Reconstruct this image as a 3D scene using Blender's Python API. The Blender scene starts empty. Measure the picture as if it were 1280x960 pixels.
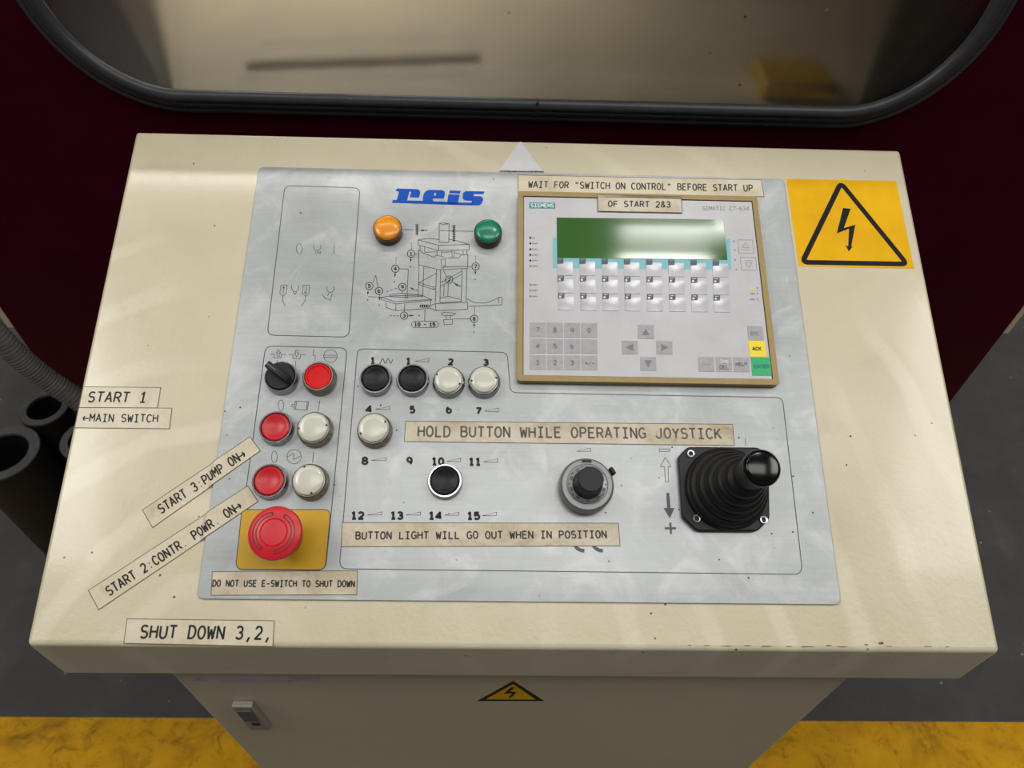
import bpy, bmesh, math, random
from mathutils import Vector, Matrix
from mathutils.geometry import tessellate_polygon
random.seed(7)
SC = bpy.context.scene
COL = SC.collection
PI = math.pi

# ------------------------------------------------------------------ frames
# panel frame: u right, v up the slope, n out of the control plate
TILT = math.radians(22.3)
CT, ST = math.cos(TILT), math.sin(TILT)
ZC = 1.012
PM = Matrix(((1, 0, 0, 0), (0, CT, -ST, 0), (0, ST, CT, ZC), (0, 0, 0, 1)))
RX = Vector((0.999595, 0.007809, 0.027369))
RY = Vector((0.016197, -0.946798, -0.32142))
RZ = Vector((0.023403, 0.321733, -0.946541))
CAMP = Vector((-0.024981, -0.225013, 0.60852))
F = 890.0

# ------------------------------------------------------------------ camera
cam = bpy.data.cameras.new('camera')
cam.sensor_width = 36.0
cam.lens = 36.0 * F / 1280.0
cam.clip_start = 0.02
camo = bpy.data.objects.new('camera', cam)
COL.objects.link(camo)
cm = Matrix(((RX[0], -RY[0], -RZ[0], CAMP[0]), (RX[1], -RY[1], -RZ[1], CAMP[1]),
             (RX[2], -RY[2], -RZ[2], CAMP[2]), (0, 0, 0, 1)))
camo.matrix_world = PM @ cm
cam.dof.use_dof = True
cam.dof.focus_distance = 0.64
cam.dof.aperture_fstop = 9.0
SC.camera = camo
CW = PM @ CAMP

# ------------------------------------------------------------------ exposure, world, lights
SC.view_settings.view_transform = 'Standard'
SC.view_settings.look = 'None'
SC.view_settings.gamma = 1.0
SC.view_settings.use_curve_mapping = False
SC.view_settings.exposure = 0.08
wd = bpy.data.worlds.new('hall')
SC.world = wd
wd.use_nodes = True
wd.node_tree.nodes['Background'].inputs[0].default_value = (1.0, 0.98, 0.95, 1)
wd.node_tree.nodes['Background'].inputs[1].default_value = 0.17


def lamp(name, loc, size, power, target, color=(1, 0.97, 0.92), rotz=0):
    l = bpy.data.lights.new(name, 'AREA')
    l.shape = 'RECTANGLE'
    l.size, l.size_y = size
    l.energy = power
    l.color = color
    o = bpy.data.objects.new(name, l)
    COL.objects.link(o)
    o.location = loc
    d = Vector(target) - Vector(loc)
    o.rotation_euler = d.to_track_quat('-Z', 'Y').to_euler()
    return o


def down(name, loc, size, power, color=(1, 0.97, 0.92), rotz=0):
    o = lamp(name, loc, size, power, Vector(loc) - Vector((0, 0, 1)), color)
    o.rotation_euler = (0, 0, rotz)
    return o


def ray(px, py):
    d = RX * ((px - 640) / F) + RY * ((py - 480) / F) + RZ
    return (PM.to_3x3() @ d).normalized()


def mirror(px, py, z):
    """where on a ceiling of height z the control plate mirrors the given sight line"""
    d = ray(px, py)
    n = PM.to_3x3() @ Vector((0, 0, 1))
    o = PM @ Vector((0, 0, 0))
    t = (o - CW).dot(n) / d.dot(n)
    p = CW + d * t
    r = d - 2 * d.dot(n) * n
    return p + r * ((z - p.z) / r.z)


LZ = 4.6
b_ = mirror(480, 226, LZ)
down('ceiling_tube_lamp', (b_.x - 0.8, b_.y, LZ), (4.0, 0.05), 24)
m_ = mirror(835, 272, LZ)
down('ceiling_bay_lamp', (m_.x, m_.y, LZ), (0.55, 0.2), 16)
down('ceiling_hall_lamp', (-3.2, -0.5, LZ), (1.7, 1.7), 88)
down('ceiling_hall_lamp', (3.3, -0.5, LZ), (1.7, 1.7), 74)
down('ceiling_hall_lamp', (0.4, -1.0, LZ), (2.6, 0.9), 40)
down('ceiling_hall_lamp', (0.3, 3.6, LZ), (1.2, 1.2), 120)


# ------------------------------------------------------------------ pixel readings -> places


def P(px, py, h=0.0):
    """photo reading -> (u, v) on the plane lying h above the control plate"""
    d = RX * ((px - 640) / F) + RY * ((py - 480) / F) + RZ
    t = (h - CAMP[2]) / d[2]
    q = CAMP + d * t
    return Vector((q[0], q[1]))


def onY(px, py, y):
    d = ray(px, py)
    return CW + d * ((y - CW.y) / d.y)


def onZ(px, py, z):
    d = ray(px, py)
    return CW + d * ((z - CW.z) / d.z)


def zoomP(ox, oy, s, h=0.0):
    return lambda x, y: P(ox + x / s, oy + y / s, h)


# ------------------------------------------------------------------ materials
def lin(c):
    return tuple(((x / 255) / 12.92 if x / 255 <= 0.04045 else ((x / 255 + 0.055) / 1.055) ** 2.4) for x in c) + (1,)


def newmat(name):
    m = bpy.data.materials.new(name)
    m.use_nodes = True
    nt = m.node_tree
    return m, nt, nt.nodes['Principled BSDF']


def noise(nt, scale, detail=4, rough=0.6, dist=0.0, vec=None, sc3=None):
    g = nt.nodes.new('ShaderNodeNewGeometry')
    t = nt.nodes.new('ShaderNodeTexNoise')
    t.inputs['Scale'].default_value = scale
    t.inputs['Detail'].default_value = detail
    t.inputs['Roughness'].default_value = rough
    t.inputs['Distortion'].default_value = dist
    src = g.outputs['Position']
    if sc3:
        mp = nt.nodes.new('ShaderNodeMapping')
        mp.inputs['Scale'].default_value = sc3
        if vec:
            mp.inputs['Rotation'].default_value = vec
        nt.links.new(src, mp.inputs[0])
        src = mp.outputs[0]
    nt.links.new(src, t.inputs['Vector'])
    return t.outputs['Fac']


def ramp(nt, fac, stops):
    r = nt.nodes.new('ShaderNodeValToRGB')
    while len(r.color_ramp.elements) < len(stops):
        r.color_ramp.elements.new(0.5)
    for e, (p, c) in zip(r.color_ramp.elements, stops):
        e.position = p
        e.color = c if len(c) == 4 else tuple(c) + (1,)
    nt.links.new(fac, r.inputs[0])
    return r.outputs[0]


def mix(nt, fac, a, b, mode='MIX'):
    m = nt.nodes.new('ShaderNodeMix')
    m.data_type = 'RGBA'
    m.blend_type = mode
    for s, v in ((m.inputs[0], fac), (m.inputs[6], a), (m.inputs[7], b)):
        if hasattr(v, 'links'):
            nt.links.new(v, s)
        else:
            s.default_value = v
    return m.outputs[2]


def bump(nt, bs, h, strength, dist):
    b = nt.nodes.new('ShaderNodeBump')
    b.inputs['Strength'].default_value = strength
    b.inputs['Distance'].default_value = dist
    nt.links.new(h, b.inputs['Height'])
    nt.links.new(b.outputs[0], bs.inputs['Normal'])


def G(v):
    return (v, v, v, 1)


def specks(nt, col, scale, thr, dark):
    """sparse dark flecks of dirt"""
    g = nt.nodes.new('ShaderNodeNewGeometry')
    v = nt.nodes.new('ShaderNodeTexVoronoi')
    v.inputs['Scale'].default_value = scale
    nt.links.new(g.outputs['Position'], v.inputs['Vector'])
    s = ramp(nt, v.outputs['Distance'], [(thr, G(1)), (thr + 0.02, G(0))])
    n = noise(nt, 6, 2)
    k = ramp(nt, n, [(0.52, G(0)), (0.58, G(1))])
    return mix(nt, mix(nt, 1.0, s, k, 'MULTIPLY'), col, dark)


def simple(name, rgb, rough=0.5, metal=0.0, var=0.0, spec=0.5, coat=0.0, scale=60):
    m, nt, b = newmat(name)
    c = lin(rgb)
    if var:
        n = noise(nt, scale)
        lo = tuple(x * (1 - var) for x in c[:3]) + (1,)
        hi = tuple(min(1, x * (1 + var)) for x in c[:3]) + (1,)
        nt.links.new(ramp(nt, n, [(0.3, lo), (0.7, hi)]), b.inputs['Base Color'])
    else:
        b.inputs['Base Color'].default_value = c
    b.inputs['Roughness'].default_value = rough
    b.inputs['Metallic'].default_value = metal
    b.inputs['Specular IOR Level'].default_value = spec
    b.inputs['Coat Weight'].default_value = coat
    return m


M = {}


def mk_desk():
    m, nt, b = newmat('cream_enamel')
    n1 = noise(nt, 5, 5, 0.6)
    c = ramp(nt, n1, [(0.3, lin((198, 188, 160))), (0.5, lin((207, 198, 171))), (0.7, lin((213, 205, 180)))])
    # paler curved streaks sweeping across the sheet
    g = nt.nodes.new('ShaderNodeNewGeometry')
    mp = nt.nodes.new('ShaderNodeMapping')
    mp.inputs['Location'].default_value = (0.25, 0.28, -1.0)
    nt.links.new(g.outputs['Position'], mp.inputs[0])
    w = nt.nodes.new('ShaderNodeTexWave')
    w.wave_type = 'RINGS'
    w.rings_direction = 'Z'
    w.inputs['Scale'].default_value = 5.0
    w.inputs['Distortion'].default_value = 3.0
    w.inputs['Detail'].default_value = 3
    w.inputs['Detail Scale'].default_value = 1.2
    nt.links.new(mp.outputs[0], w.inputs['Vector'])
    st = ramp(nt, w.outputs['Fac'], [(0.75, G(0)), (0.95, G(0.35))])
    k = ramp(nt, noise(nt, 3.5, 2), [(0.45, G(0)), (0.6, G(1))])
    c = mix(nt, mix(nt, 1.0, st, k, 'MULTIPLY'), c, lin((232, 225, 202)))
    gr = ramp(nt, noise(nt, 14, 6, 0.7), [(0.6, G(0)), (0.75, G(0.35))])
    c = mix(nt, gr, c, lin((178, 165, 132)))
    c = specks(nt, c, 55, 0.045, lin((60, 52, 40)))
    nt.links.new(c, b.inputs['Base Color'])
    b.inputs['Roughness'].default_value = 0.36
    b.inputs['Coat Weight'].default_value = 0.4
    b.inputs['Coat Roughness'].default_value = 0.1
    n2 = noise(nt, 230, 2, 0.5, 0.4)
    bump(nt, b, n2, 0.32, 0.0007)
    return m


def mk_alu():
    m, nt, b = newmat('worn_aluminium')
    n1 = noise(nt, 9, 6, 0.65, 0.6)
    c = ramp(nt, n1, [(0.3, lin((152, 157, 159))), (0.55, lin((166, 171, 173))), (0.7, lin((184, 188, 191)))])
    br = noise(nt, 300, 3, 0.6, 0, None, (0.05, 1, 1))
    c = mix(nt, 0.07, c, ramp(nt, br, [(0.3, G(0.3)), (0.7, G(0.75))]))
    # pale wiped patches, mostly near the operator's side
    wp = ramp(nt, noise(nt, 17, 5, 0.65, 1.4), [(0.52, G(0)), (0.68, G(0.38))])
    c = mix(nt, wp, c, lin((204, 208, 213)))
    di = ramp(nt, noise(nt, 13, 5, 0.7, 0.5), [(0.58, G(0)), (0.72, G(0.45))])
    c = mix(nt, di, c, lin((142, 140, 130)))
    c = specks(nt, c, 70, 0.05, lin((40, 40, 40)))
    nt.links.new(c, b.inputs['Base Color'])
    b.inputs['Metallic'].default_value = 0.35
    b.inputs['Roughness'].default_value = 0.42
    b.inputs['Coat Weight'].default_value = 0.4
    b.inputs['Coat Roughness'].default_value = 0.12
    return m


def mk_tape():
    m, nt, b = newmat('yellowed_tape')
    c = ramp(nt, noise(nt, 22, 6, 0.7, 0.8), [(0.3, lin((158, 142, 112))), (0.47, lin((190, 178, 152))), (0.66, lin((208, 199, 180)))])
    c = mix(nt, ramp(nt, noise(nt, 90, 4, 0.7), [(0.55, G(0)), (0.75, G(0.4))]), c, lin((128, 110, 78)))
    nt.links.new(c, b.inputs['Base Color'])
    b.inputs['Roughness'].default_value = 0.35
    return m


def mk_tape_light():
    m, nt, b = newmat('pale_tape')
    c = ramp(nt, noise(nt, 22, 6, 0.7, 0.8), [(0.3, lin((186, 172, 140))), (0.47, lin((206, 195, 170))), (0.66, lin((216, 208, 188)))])
    nt.links.new(c, b.inputs['Base Color'])
    b.inputs['Roughness'].default_value = 0.35
    return m


def mk_floor():
    m, nt, b = newmat('dark_concrete')
    c = ramp(nt, noise(nt, 6, 8, 0.75), [(0.3, lin((44, 43, 43))), (0.55, lin((56, 55, 54))), (0.75, lin((72, 71, 70)))])
    c = specks(nt, c, 30, 0.05, lin((150, 148, 145)))
    nt.links.new(c, b.inputs['Base Color'])
    b.inputs['Roughness'].default_value = 0.7
    return m


def mk_stripe():
    m, nt, b = newmat('scuffed_yellow_paint')
    c = ramp(nt, noise(nt, 9, 7, 0.75, 0.6), [(0.25, lin((120, 84, 8))), (0.48, lin((188, 138, 3))), (0.7, lin((206, 154, 6)))])
    c = mix(nt, ramp(nt, noise(nt, 26, 6, 0.8, 0.8), [(0.52, G(0)), (0.68, G(0.8))]), c, lin((104, 76, 12)))
    nt.links.new(c, b.inputs['Base Color'])
    b.inputs['Roughness'].default_value = 0.7
    b.inputs['Specular IOR Level'].default_value = 0.2
    return m


def mk_sign():
    m, nt, b = newmat('yellow_vinyl')
    c = ramp(nt, noise(nt, 16, 5, 0.6), [(0.3, lin((222, 164, 0))), (0.65, lin((240, 186, 0)))])
    nt.links.new(c, b.inputs['Base Color'])
    b.inputs['Specular IOR Level'].default_value = 0.15
    b.inputs['Roughness'].default_value = 0.5
    return m


def mk_worn_black():
    m, nt, b = newmat('chipped_black_print')
    c = ramp(nt, noise(nt, 420, 3, 0.8), [(0.69, lin((26, 26, 28))), (0.76, lin((170, 130, 30)))])
    nt.links.new(c, b.inputs['Base Color'])
    b.inputs['Specular IOR Level'].default_value = 0.15
    b.inputs['Roughness'].default_value = 0.55
    return m


def mk_glass():
    m, nt, b = newmat('window_pane')
    nt.nodes.remove(b)
    out = nt.nodes['Material Output']
    t0 = nt.nodes.new('ShaderNodeBsdfTransparent')
    t0.inputs[0].default_value = (0.9, 0.9, 0.87, 1)
    rf = nt.nodes.new('ShaderNodeBsdfRefraction')
    rf.inputs['Color'].default_value = (0.9, 0.89, 0.86, 1)
    rf.inputs['Roughness'].default_value = 0.24
    rf.inputs['IOR'].default_value = 1.3
    tr = nt.nodes.new('ShaderNodeMixShader')
    tr.inputs[0].default_value = 0.88
    nt.links.new(t0.outputs[0], tr.inputs[1])
    nt.links.new(rf.outputs[0], tr.inputs[2])
    gl = nt.nodes.new('ShaderNodeBsdfGlossy')
    gl.inputs['Roughness'].default_value = 0.06
    df = nt.nodes.new('ShaderNodeBsdfDiffuse')
    df.inputs[0].default_value = lin((120, 112, 100))
    fr = nt.nodes.new('ShaderNodeFresnel')
    fr.inputs[0].default_value = 1.45
    a = nt.nodes.new('ShaderNodeMixShader')
    nt.links.new(fr.outputs[0], a.inputs[0])
    nt.links.new(tr.outputs[0], a.inputs[1])
    nt.links.new(gl.outputs[0], a.inputs[2])
    c = nt.nodes.new('ShaderNodeMixShader')
    sp = specks(nt, G(0.06), 26, 0.05, G(1.0))
    nt.links.new(sp, c.inputs[0])
    nt.links.new(a.outputs[0], c.inputs[1])
    nt.links.new(df.outputs[0], c.inputs[2])
    nt.links.new(c.outputs[0], out.inputs[0])
    return m


def mk_lens(name, rgb, rough=0.26):
    m, nt, b = newmat(name)
    b.inputs['Base Color'].default_value = lin(rgb)
    b.inputs['Roughness'].default_value = rough
    b.inputs['Subsurface Weight'].default_value = 0.15
    b.inputs['Subsurface Radius'].default_value = (0.004, 0.004, 0.004)
    b.inputs['Coat Weight'].default_value = 0.25
    b.inputs['Coat Roughness'].default_value = 0.12
    return m


M['desk'] = mk_desk()
M['alu'] = mk_alu()
M['tape'] = mk_tape()
M['tape2'] = mk_tape_light()
M['floor'] = mk_floor()
M['stripe'] = mk_stripe()
M['sign'] = mk_sign()
M['wblack'] = mk_worn_black()
M['glass'] = mk_glass()
M['hall'] = simple('hall_cladding', (150, 150, 146), 0.8, var=0.06, scale=2)
M['cab'] = simple('cream_cabinet_paint', (202, 192, 165), 0.5, var=0.05, scale=4)
M['ink'] = simple('dark_ink', (34, 34, 36), 0.5, spec=0.3)
M['typeink'] = simple('typed_ink', (46, 44, 42), 0.5, var=0.25, scale=180)
M['fadeink'] = simple('faded_ink', (92, 82, 80), 0.5, var=0.3, scale=90)
M['line'] = simple('engraved_line', (62, 64, 68), 0.5)
M['edge'] = simple('grimy_edge', (98, 86, 66), 0.7)
M['blue'] = simple('blue_print', (2, 82, 186), 0.6, spec=0.25)
M['arrowgrey'] = simple('grey_print', (84, 87, 92), 0.5)
M['chrome'] = simple('chrome', (178, 179, 182), 0.2, 1.0)
M['dull'] = simple('tarnished_ring', (150, 142, 128), 0.3, 0.9, var=0.25, scale=300)
M['black'] = simple('black_plastic', (24, 25, 30), 0.42, var=0.1, scale=200, spec=0.3)
M['rubber'] = simple('black_rubber', (16, 16, 17), 0.5, var=0.15, scale=120, spec=0.3)
M['glossblack'] = simple('gloss_black_knob', (9, 9, 10), 0.15, spec=0.35)
M['satinblack'] = simple('satin_black_handle', (40, 40, 41), 0.4)
M['red'] = simple('red_plastic', (196, 30, 42), 0.38, var=0.06, scale=150)
M['redlit'] = mk_lens('bright_red_lens', (214, 8, 12), 0.25)
M['estop'] = simple('emergency_red', (205, 28, 44), 0.36, var=0.05, scale=100)
M['white'] = mk_lens('milky_white_cap', (206, 206, 192), 0.25)
M['amber'] = mk_lens('amber_lens', (236, 150, 12))
M['green'] = mk_lens('green_lens', (4, 128, 98))
M['darkbase'] = simple('dark_lamp_body', (34, 30, 24), 0.4)
M['amberbase'] = simple('amber_lamp_body', (120, 74, 14), 0.3)
M['yellow'] = simple('yellow_field', (200, 156, 4), 0.5, var=0.08, scale=30)
M['tan'] = simple('tan_bezel', (158, 134, 80), 0.42, var=0.08, scale=60)
M['face'] = simple('silver_membrane', (188, 188, 193), 0.38, 0.1, var=0.06, scale=30)
M['key'] = simple('grey_key', (160, 161, 165), 0.45, 0.1, var=0.1, scale=200)
M['fkey'] = simple('silver_key', (186, 186, 192), 0.3, 0.25, var=0.04, scale=120)
M['tile'] = simple('dark_key_tile', (78, 84, 92), 0.4)
M['tilewhite'] = simple('white_key_mark', (225, 228, 230), 0.4)
M['cyan'] = simple('cyan_print', (122, 190, 200), 0.4)
M['teal'] = simple('teal_badge', (18, 138, 142), 0.4)
M['keyyellow'] = simple('yellow_key', (244, 222, 30), 0.4)
M['keygreen'] = simple('green_key', (28, 172, 108), 0.4)
M['greyink'] = simple('grey_ink', (120, 121, 126), 0.5)
M['paleink'] = simple('pale_ink', (150, 150, 155), 0.5)
M['lcd'] = simple('green_display', (60, 102, 48), 0.09, spec=0.5)
M['potgrey'] = simple('grey_dial_body', (128, 130, 132), 0.36, 0.5, var=0.06, scale=200)
M['rivet'] = simple('bright_rivet', (222, 222, 222), 0.22, 0.9)
M['maroon'] = simple('maroon_paint', (60, 1, 26), 0.35, var=0.1, scale=20, spec=0.07)
M['gasket'] = simple('rubber_gasket', (52, 53, 58), 0.42, var=0.15, scale=80)
M['beige'] = simple('chamber_sheet', (176, 164, 140), 0.5, var=0.14, scale=7)
M['barpaint'] = simple('grey_green_bar', (160, 154, 132), 0.6)
M['chdark'] = simple('chamber_dark', (30, 27, 26), 0.6, var=0.2, scale=5)
M['chyellow'] = simple('chamber_yellow', (170, 130, 20), 0.6)
M['steel'] = simple('sawn_steel', (74, 74, 74), 0.5, 0.3, var=0.25, scale=50)
M['pipe'] = simple('black_steel_pipe', (30, 29, 29), 0.6, 0.2, var=0.3, scale=20)
M['hose'] = simple('grey_hose', (92, 93, 94), 0.6, var=0.15, scale=40)
M['paper'] = simple('pale_sticker', (214, 214, 216), 0.35, var=0.04, scale=80)
M['purple'] = simple('lilac_strip', (186, 180, 200), 0.5, var=0.25, scale=60)
M['latch'] = simple('zinc_latch', (158, 153, 142), 0.4, 0.25, var=0.1, scale=60)
M['flange'] = simple('beige_flange', (205, 194, 168), 0.6)


# ------------------------------------------------------------------ mesh helpers
def B():
    return bmesh.new()


def link(name, bm, mat, parent=None, smooth=True, angle=35, bevel=0):
    bmesh.ops.remove_doubles(bm, verts=bm.verts, dist=1e-6)
    bmesh.ops.recalc_face_normals(bm, faces=bm.faces)
    me = bpy.data.meshes.new(name)
    bm.to_mesh(me)
    bm.free()
    me.materials.append(M[mat])
    o = bpy.data.objects.new(name, me)
    COL.objects.link(o)
    if parent is not None:
        o.parent = parent
    if smooth:
        for p in me.polygons:
            p.use_smooth = True
        me.set_sharp_from_angle(angle=math.radians(angle))
    if bevel:
        md = o.modifiers.new('bevel', 'BEVEL')
        md.width = bevel
        md.segments = 3
        md.limit_method = 'ANGLE'
        md.angle_limit = math.radians(40)
    return o


def flat(name, bm, mat, parent=None):
    """printed, flat: keep its winding facing up"""
    for f in bm.faces:
        f.normal_update()
        if f.normal.z < 0:
            f.normal_flip()
    me = bpy.data.meshes.new(name)
    bm.to_mesh(me)
    bm.free()
    me.materials.append(M[mat])
    o = bpy.data.objects.new(name, me)
    COL.objects.link(o)
    if parent is not None:
        o.parent = parent
    return o


def tag(o, label, cat, group=None):
    o['label'] = label
    o['category'] = cat
    if group:
        o['group'] = group
    return o


def thing(name, label, cat, mat, group=None):
    o = bpy.data.objects.new(name, None)
    o.empty_display_size = 0.01
    COL.objects.link(o)
    o.matrix_world = mat
    return tag(o, label, cat, group)


def onpanel(uv, h=0.0, rot=0.0):
    return PM @ Matrix.Translation((uv[0], uv[1], h)) @ Matrix.Rotation(rot, 4, 'Z')


def box(bm, x0, x1, y0, y1, z0, z1):
    v = [bm.verts.new((x, y, z)) for z in (z0, z1) for y in (y0, y1) for x in (x0, x1)]
    for f in ((0, 2, 3, 1), (4, 5, 7, 6), (0, 1, 5, 4), (2, 6, 7, 3), (0, 4, 6, 2), (1, 3, 7, 5)):
        bm.faces.new([v[i] for i in f])


def prism(bm, pts, z0, z1, hole=None):
    """vertical prism on a polygon (optionally with one hole)"""
    loops = [pts] + ([hole] if hole else [])
    tri = tessellate_polygon([[Vector((p[0], p[1], 0)) for p in l] for l in loops])
    al = [p for l in loops for p in l]
    lo = [bm.verts.new((p[0], p[1], z0)) for p in al]
    hi = [bm.verts.new((p[0], p[1], z1)) for p in al]
    if hole is None:
        bm.faces.new(hi)
        bm.faces.new(lo[::-1])
    else:
        for t in tri:
            bm.faces.new([hi[i] for i in t])
            bm.faces.new([lo[i] for i in reversed(t)])
    k = 0
    for l in loops:
        n = len(l)
        for i in range(n):
            a, b = k + i, k + (i + 1) % n
            bm.faces.new((lo[a], lo[b], hi[b], hi[a]))
        k += n


def poly(bm, pts, z=0.0, hole=None):
    loops = [pts] + ([hole] if hole else [])
    tri = tessellate_polygon([[Vector((p[0], p[1], 0)) for p in l] for l in loops])
    al = [p for l in loops for p in l]
    v = [bm.verts.new((p[0], p[1], z)) for p in al]
    for t in tri:
        try:
            bm.faces.new([v[i] for i in t])
        except ValueError:
            pass


def lathe(bm, prof, n=48, c=(0, 0), ax=None):
    """revolve (radius, height) profile about local Z"""
    rings = []
    for r, z in prof:
        if r < 1e-6:
            rings.append([bm.verts.new((c[0], c[1], z))])
        else:
            rings.append([bm.verts.new((c[0] + r * math.cos(2 * PI * i / n), c[1] + r * math.sin(2 * PI * i / n), z)) for i in range(n)])
    for a, b in zip(rings, rings[1:]):
        for i in range(n):
            j = (i + 1) % n
            if len(a) == 1 and len(b) == 1:
                continue
            if len(a) == 1:
                bm.faces.new((a[0], b[i], b[j]))
            elif len(b) == 1:
                bm.faces.new((a[i], a[j], b[0]))
            else:
                bm.faces.new((a[i], a[j], b[j], b[i]))


def arc(cx, cy, rx, ry, a0, a1, n=10):
    return [(cx + rx * math.cos(math.radians(a0 + (a1 - a0) * i / n)), cy + ry * math.sin(math.radians(a0 + (a1 - a0) * i / n))) for i in range(n + 1)]


def ribbon(bm, pts, w, z=0.0, closed=False, hf=None):
    """flat stroke of width w along pts"""
    p = [Vector((q[0], q[1])) for q in pts]
    q = [p[0]]
    for a in p[1:]:
        if (a - q[-1]).length > 1e-7:
            q.append(a)
    p = q
    if closed and (p[0] - p[-1]).length < 1e-7:
        p.pop()
    n = len(p)
    if n < 2:
        return
    if not closed and n > 2:
        for i in range(1, n - 1):
            if (p[i] - p[i - 1]).normalized().dot((p[i + 1] - p[i]).normalized()) < 0.1:
                e0 = (p[i] - p[i - 1]).normalized() * w * .3
                e1 = (p[i + 1] - p[i]).normalized() * w * .3
                ribbon(bm, p[:i] + [p[i] + e0], w, z, False, hf)
                ribbon(bm, [p[i] - e1] + p[i:][1:] if False else [p[i] - e1] + p[i + 1:], w, z, False, hf)
                return
    if hf and not closed:
        r = [p[0]]
        for a, b in zip(p, p[1:]):
            k = max(1, int((b - a).length / 0.0015))
            r += [a.lerp(b, i / k) for i in range(1, k + 1)]
        p = r
        n = len(p)
    L, R = [], []
    for i in range(n):
        d0 = (p[i] - p[i - 1]) if (closed or i > 0) else (p[1] - p[0])
        d1 = (p[(i + 1) % n] - p[i]) if (closed or i < n - 1) else (p[-1] - p[-2])
        d0 = d0.normalized()
        d1 = d1.normalized()
        n0 = Vector((-d0.y, d0.x))
        n1 = Vector((-d1.y, d1.x))
        m = n0 + n1
        if m.length < 0.3:
            m = n0
        else:
            m = m / max(0.35, m.dot(n0))
        a, b = p[i] + m * w / 2, p[i] - m * w / 2
        L.append(bm.verts.new((a.x, a.y, z + (hf(a) if hf else 0))))
        R.append(bm.verts.new((b.x, b.y, z + (hf(b) if hf else 0))))
    for i in range(n if closed else n - 1):
        j = (i + 1) % n
        bm.faces.new((L[i], R[i], R[j], L[j]))


def tube(bm, pts, rad, n=16):
    """round tube along 3-D points; rad may be a list"""
    p = [Vector(q) for q in pts]
    rings = []
    up = Vector((0, 0, 1))
    for i, q in enumerate(p):
        d = (p[min(i + 1, len(p) - 1)] - p[max(i - 1, 0)]).normalized()
        s = d.cross(up)
        s = s.normalized() if s.length > 1e-4 else Vector((1, 0, 0))
        t = s.cross(d)
        r = rad[i] if isinstance(rad, (list, tuple)) else rad
        rings.append([bm.verts.new(q + (s * math.cos(2 * PI * k / n) + t * math.sin(2 * PI * k / n)) * r) for k in range(n)])
    for a, b in zip(rings, rings[1:]):
        for k in range(n):
            bm.faces.new((a[k], a[(k + 1) % n], b[(k + 1) % n], b[k]))
    bm.faces.new(rings[0][::-1])
    bm.faces.new(rings[-1])


def rquad(c, r, k=6):
    """corners (TL,TR,BR,BL) -> rounded outline, radius r or one per corner"""
    c = [Vector(x) for x in c]
    rr = r if isinstance(r, (list, tuple)) else [r] * len(c)
    out = []
    for i in range(len(c)):
        a, b, d = c[i - 1], c[i], c[(i + 1) % len(c)]
        if rr[i] <= 0:
            out.append(b)
            continue
        u, v = (a - b).normalized(), (d - b).normalized()
        s, e = b + u * rr[i], b + v * rr[i]
        for j in range(k + 1):
            t = j / k
            out.append(s * (1 - t) ** 2 + b * 2 * t * (1 - t) + e * t ** 2)
    return out


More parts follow.
